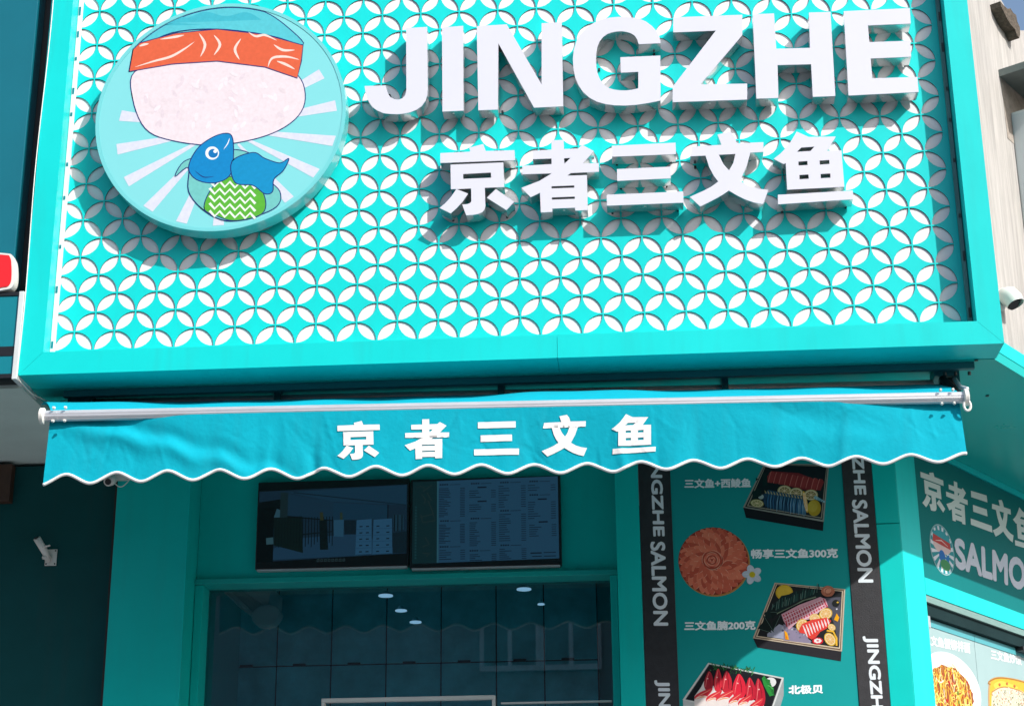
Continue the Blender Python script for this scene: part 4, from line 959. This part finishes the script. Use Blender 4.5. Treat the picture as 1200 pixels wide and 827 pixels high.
words('printed_word', '三文鱼炒饭', SIDE, dq([(695, 355), (998, 415), (990, 325), (690, 262)]), DW, d2, DD+.0008, .0022)
a = Art(SIDE, DD+.0006, .000007)
pc = dq([(335, 600)])[0]
pc = dq([(300, 640)])[0]; top = dq([(300, 304)])[0]; rt = dq([(592, 720)])[0]
prz = top[1]-pc[1]; pru = rt[0]-pc[0]
def clipell(n=48):
    return [(max(u_p2+.006, pc[0]+pru*math.cos(2*math.pi*i/n)), pc[1]+prz*math.sin(2*math.pi*i/n)) for i in range(n)]
a.poly(clipell(), (236, 236, 238))
a.poly([(max(u_p2+.006, pc[0]+pru*.97*math.cos(2*math.pi*i/48)), pc[1]+prz*.97*math.sin(2*math.pi*i/48)) for i in range(48)], (248, 246, 246))
def inside(u, v, s_=.78): return ((u-pc[0]+.012)/pru)**2+((v-pc[1]+prz*.12)/prz)**2 < s_*s_ and u > u_p2+.01
a.poly([(max(u_p2+.006, pc[0]-.012+pru*.74*math.cos(2*math.pi*i/40)*(1+.05*math.sin(i*2.3))), pc[1]-prz*.12+prz*.72*math.sin(2*math.pi*i/40)*(1+.05*math.sin(i*1.7))) for i in range(40)], (160, 84, 44))
for i in range(190):
    for _ in range(20):
        u = pc[0]+rr.uniform(-1, 1)*pru; v = pc[1]+rr.uniform(-1.1, .9)*prz
        if inside(u, v, .70): break
    else: continue
    an = rr.uniform(0, 6.28); cv = rr.uniform(-9, 9); pts = []
    for k in range(9):
        pts.append((u, v)); u += .011*math.cos(an); v += .016*math.sin(an); an += cv*.06
        if not inside(u, v, .76): break
    if len(pts) < 3: continue
    c = rr.choice([(244, 206, 78), (250, 224, 110), (226, 168, 44), (246, 214, 92), (206, 140, 36), (250, 232, 140)]) if rr.random() < .86 else rr.choice([(206, 50, 34), (170, 44, 30), (240, 240, 220)])
    a.ribbon(pts, rr.choice([.0045, .006, .007]), c)
for i in range(16):
    u = pc[0]+rr.uniform(-.6, .7)*pru; v = pc[1]+rr.uniform(-.8, .2)*prz
    if inside(u, v, .66): a.poly(ell(u, v, rr.uniform(.008, .016), rr.uniform(.006, .012), 7, rr.uniform(0, 180)), rr.choice([(214, 60, 38), (190, 40, 30), (232, 96, 60), (110, 130, 40)]))
a.ribbon([dq([(252, 330)])[0], dq([(250, 380)])[0], dq([(256, 430)])[0]], .004, (236, 196, 90)); a.ribbon([dq([(300, 405)])[0], dq([(340, 450)])[0], dq([(380, 520)])[0]], .005, (244, 210, 110))
a.make('noodle_dish_picture', d1)
a = Art(SIDE, DD+.0006, .000007)
Y_ = lambda p, c: a.poly(list(dq(p)), c)
def dsm(p): return smooth(list(dq(p)), 4)
a.poly(dsm([(670, 600), (700, 550), (780, 532), (900, 545), (1010, 570), (1150, 620), (1200, 900), (1000, 1100), (700, 1000), (665, 800)]), (196, 160, 110))
a.poly(dsm([(685, 610), (715, 560), (790, 545), (900, 558), (1010, 585), (1130, 635), (1180, 900), (990, 1080), (720, 980), (682, 800)]), (236, 186, 60))
a.poly(dsm([(720, 610), (790, 575), (880, 600), (960, 640), (900, 700), (760, 660)]), (248, 208, 84))
a.poly(dsm([(700, 720), (740, 650), (830, 630), (930, 650), (1010, 680), (1080, 760), (1100, 950), (900, 1050), (720, 940)]), (222, 214, 190))
a.ribbon(dsm([(690, 610), (715, 560), (790, 545), (900, 558), (1010, 585), (1130, 635)])[:18], .008, (176, 120, 40))
a.ribbon(dsm([(712, 720), (750, 655), (830, 635), (930, 655), (1010, 690), (1080, 770)])[:18], .007, (190, 140, 70))
for i in range(520):
    x = rr.uniform(710, 1060); y = rr.uniform(640, 960)
    if y < 640+abs(x-860)*.35: continue
    u, v = dq([(x, y)])[0]; a.poly(ell(u, v, rr.uniform(.004, .007), rr.uniform(.003, .0045), 6, rr.uniform(0, 180)), rr.choice([(252, 250, 240), (244, 238, 220), (250, 246, 232), (236, 226, 196)]) if rr.random() < .74 else rr.choice([(60, 110, 40), (206, 84, 50), (220, 160, 50), (150, 120, 70)]))
for x, y in ((775, 610), (850, 600), (925, 625)): 
    u, v = dq([(x, y)])[0]; a.poly(ell(u, v, .012, .008, 8), (206, 110, 70))
a.make('fried_rice_picture', d2)
MB().box(2.2, 2.25, 1.9, 3.2, 0, .02).v
# ================================================================ THINGS ON THE CONCRETE WALL
ven = thing('vent_pipe', (0, 0, 0), 'white plastic vent elbow with a dark mouth on the beige concrete wall', 'vent pipe')
VF = FASC
vc = FASC.at(1171, 352, -.03); ven.location = FASC.w(vc[0], vc[1], -.03)
base = FASC.w(vc[0], vc[1], -.03)
m = MB().tube([base, base+SN*.012], [.058, .05], 28); m.make('wall_flange', WPLAS, ven, smooth=True)
pts = [base+SN*.010+Vector((0, 0, .004)), base+SN*.030+Vector((0, 0, .010)), base+SN*.055+Vector((0, 0, .006)), base+SN*.072+Vector((0, 0, -.016)), base+SN*.082+Vector((0, 0, -.040))]
m = MB().tube(pts, [.040, .049, .052, .048, .043], 28, cap=False); m.make('elbow', WPLAS, ven, smooth=True)
m = MB().tube([pts[-1]-SN*.004+Vector((0, 0, .004)), pts[-1]-SN*.02+Vector((0, 0, .02))], [.037, .037], 24); m.make('pipe_mouth', BLACK, ven)
# small roof hood over a recess, with a white cabinet under it
hood = thing('window_hood', (0, 0, 0), 'small projecting concrete hood over a recess high on the beige wall', 'hood')
hp = [FASC.at(*p, -.03) for p in ((1169.5, 83), (1215, 62), (1215, 150), (1170, 92))]
hu, hz = FASC.at(1170, 84, -.03); hood.location = FASC.w(hu, hz, 0)
MB().fbox(FASC, hu, hu+1.6, hz-.03, hz+.01, -.029, .38).make('hood_slab', mat('hood_metal', (.15, .17, .16), .55, var=.12, scale=9, dirt=.3), hood)
MB().fbox(FASC, hu+.02, hu+1.6, FASC.at(1186, 167, -.03)[1], hz-.031, -.0295, -.028).make('recess_back', mat('recess_dark', (.32, .28, .24), .9, var=.25, scale=18, bump=.5), hood)
box = thing('outdoor_unit', (0, 0, 0), 'pale grey metal box hanging under the hood at the right picture edge', 'metal box')
bu, bz = FASC.at(1184, 134, -.03); box.location = FASC.w(bu, bz-1, 0)
MB().fbox(FASC, bu, bu+.8, bz-1.05, bz, -.029, .16).make('casing', mat('unit_casing', (.55, .57, .58), .4, var=.06, dirt=.2), box, bevel=.01)
MB().fbox(FASC, bu+.001, bu+.8, bz-.02, bz+.006, -.025, .175).make('lid', mat('unit_lid', (.66, .66, .64), .4), box, bevel=.003)

# ================================================================ NEIGHBOURING SHOP ON THE LEFT
nb = thing('neighbour_shop', (-3.2, 1.2, 0), 'dark green walled neighbouring shop at the left edge under a grey soffit', 'building')
MB().box(-5.5, -2.1995, 1.24, 1.6, 0, ZB-.05).make('wall', DGREEN, nb)
MB().box(-2.197, -2.1815, 1.17, 1.5, 0, ZB-.01).make('joint_strip', mat('dark_joint', (.03, .018, .015), .6), nb)
MB().box(-5.5, -2.332, -.02, 1.5, ZB-.03, ZB+.08).make('soffit', GREYP, nb)
q = FY(1.2).at(12, 588); q0 = FY(1.2).at(12, 525)
MB().box(-5.5, q[0], 1.18, 1.238, q[1], ZB-.05).make('brown_board', BROWN, nb, bevel=.003)
MB().box(-5.5, -2.34, .3, 1.1, ZB+.09, 6.9).make('upper_wall', CONC, nb)
ns = thing('neighbour_sign', (-3, -.08, ZB+.2), 'dark teal neighbouring signboard with a red emblem above a striped light box', 'sign')
NF = FY(-.06)
xe = NF.at(30, 160)[0]
z1, z2_ = NF.at(10, 340)[1], NF.at(10, 444)[1]
MB().box(-5.5, xe, -.06, .28, z1+.03, 6.9).make('board', NTEAL, ns, bevel=.003)
MB().box(xe+.001, -2.334, .05, .2, ZB+.09, 6.9).make('gap_filler', BLACK, ns)
xb = FY(-.12).at(21, 400)[0]
zk = FY(-.12).at(10, 406)[1]; zk2 = FY(-.12).at(10, 417)[1]; zt_1 = FY(-.12).at(10, 347)[1]; zbt = FY(-.12).at(10, 438)[1]
MB().box(-5.5, xb-.012, -.12, .2, zbt, zt_1).make('light_box', NTEAL2, ns, bevel=.002)
MB().box(-5.5, xb-.0125, -.1225, -.1205, zk2, zk).make('black_band', BLACK, ns)
MB().box(-5.5, xb-.0125, -.125, .2, zbt-.022, zbt-.001).make('bottom_edge', BLACK, ns)
MB().box(-5.5, xb-.0125, -.125, .2, zt_1+.001, zt_1+.02).make('top_edge', BLACK, ns)
MB().box(xb-.0118, xb+.012, -.13, .19, zbt-.03, zt_1+.02).make('side_cheek', mat('cheek_white', (.6, .64, .64), .5, var=.1, dirt=.3), ns, bevel=.002)
EF = FY(-.14)
red = tr(EF, [(-30, 299), (8, 297), (15, 301), (17.5, 310), (17.5, 327), (14, 336), (6, 339), (-30, 341)])
m_ = MB().plate(EF, [smooth(red, 4)], -.05, 0, 0, back=True); m_.make('emblem_body', mat('red_body_white', (.75, .74, .7), .4), ns)
red2 = tr(EF, [(-30, 301), (6, 299), (12, 302), (13.5, 310), (13.5, 326), (11, 334), (4, 336.5), (-30, 338)])
MB().plate(EF, [smooth(red2, 4)], .0005, .004).make('emblem_face', RED, ns)
# flagpole bracket
br_t = thing('flagpole_bracket', (0, 0, 0), 'small white flagpole bracket screwed to the dark green wall', 'bracket')
QF = FY(1.236)
bc = QF.at(60, 653); br_t.location = (bc[0], 1.238, bc[1])
MB().fbox(QF, bc[0]-.032, bc[0]+.032, bc[1]-.045, bc[1]+.045, -.002, .006).make('plate', WPLAS, br_t, bevel=.002)
m = MB().tube([(bc[0]-.012, 1.23, bc[1]-.02), (bc[0]-.022, 1.20, bc[1]+.02), (bc[0]-.055, 1.14, bc[1]+.085)], [.017, .019, .020], 20); m.tube([(bc[0]+.0, 1.23, bc[1]+.0), (bc[0]-.03, 1.19, bc[1]-.01)], .010, 10); m.make('socket', WPLAS, br_t, smooth=True)
m = MB().tube([(bc[0]-.0565, 1.1375, bc[1]+.0875), (bc[0]-.0575, 1.136, bc[1]+.0895)], .013, 16); m.make('socket_mouth', BLACK, br_t)
m = MB().tube([(bc[0]-.02, 1.17, bc[1]+.045), (bc[0]+.012, 1.165, bc[1]+.05)], .005, 8); m.make('thumb_screw', WPLAS, br_t)
m = MB()
for dx in (-.024, .024):
    for dz in (-.036, .036): MB().tube([(bc[0]+dx, 1.2305, bc[1]+dz), (bc[0]+dx, 1.228, bc[1]+dz)], .0045, 8).make('screw', BLACK, br_t)
# lamp with a loose cable just under the left part of the valance
sp_ = thing('dome_camera', (0, 0, 0), 'small pale dome camera with looped cable peeping out below the valance at left', 'camera')
KF = FY(1.12); kc = KF.at(129, 566); sp_.location = (kc[0], 1.15, kc[1])
m = MB().tube([(kc[0], 1.149, kc[1]+.03), (kc[0], 1.12, kc[1]+.02), (kc[0]+.002, 1.08, kc[1]-.002)], [.03, .034, .026], 18); m.make('housing', WPLAS, sp_, smooth=True)
m = MB().tube([(kc[0]+.002, 1.079, kc[1]-.003), (kc[0]+.002, 1.072, kc[1]-.006)], .017, 14); m.make('lens', BLACK, sp_)
m = MB().box(kc[0]+.02, kc[0]+.10, 1.12, 1.149, kc[1]+.02, kc[1]+.05); m.make('junction_box', WPLAS, sp_)
cp = [(kc[0]+.0+.115*f_, 1.125, kc[1]+.035-.055*math.sin(math.pi*f_)) for f_ in [i/14 for i in range(15)]]
MB().tube(cp, .0028, 8).make('cable', WPLAS, sp_, smooth=True)
# loose white cable down the left edge of the signboard
cp = []
for i in range(60):
    f_ = i/59; z = 6.6-(6.6-ZB)*f_; cp.append((SL-.006+.014*(1-f_)+.006*math.sin(f_*9), YF-.006-.004*math.sin(f_*7), z))
cp += [(SL+.004, YF+.01, ZB-.02), (SL+.03, YF+.12, ZB-.05), (SL+.09, .15, ZB-.06), (SL+.13, .25, ZB-.004)]
c_ = MB().tube(cp, .0028, 6).make('loose_cable', WPLAS, smooth=True, loc=(SL, YF, ZB))
tag(c_, 'thin white cable hanging down the left edge of the turquoise signboard', 'cable')

# ================================================================ BUILDING OPPOSITE (seen mirrored in the window glass)
opp = thing('apartment_building', (2, -19, 0), 'pale apartment building across the street, mirrored in the serving window', 'building')
MB().box(-16, 18, -22, -19, 0, 10.5).make('wall', mat('opposite_wall', (.22, .27, .30), .8, var=.08, scale=.6), opp)
wfm = mat('opposite_frame', (.62, .68, .72), .5, var=0); wgl = mat('opposite_pane', (.03, .05, .06), .08, var=0)
for z in (.75, 3.75, 6.75):
    for k in range(0, 6):
        for dx in (0, 1.03):
            x = -2.02+k*3.1+dx
            o = MB().box(x, x+.97, -19, -18.94, z, z+1.4).make('window', wgl, opp)
            for xa in (x-.02, x+.455, x+.93): MB().box(xa, xa+.07, -18.94, -18.88, z, z+1.4).make('frame', wfm, o)
            for za in (z-.08, z+.86, z+1.4): MB().box(x-.02, x+1.0, -18.935, -18.865, za, za+.09).make('frame', wfm, o)
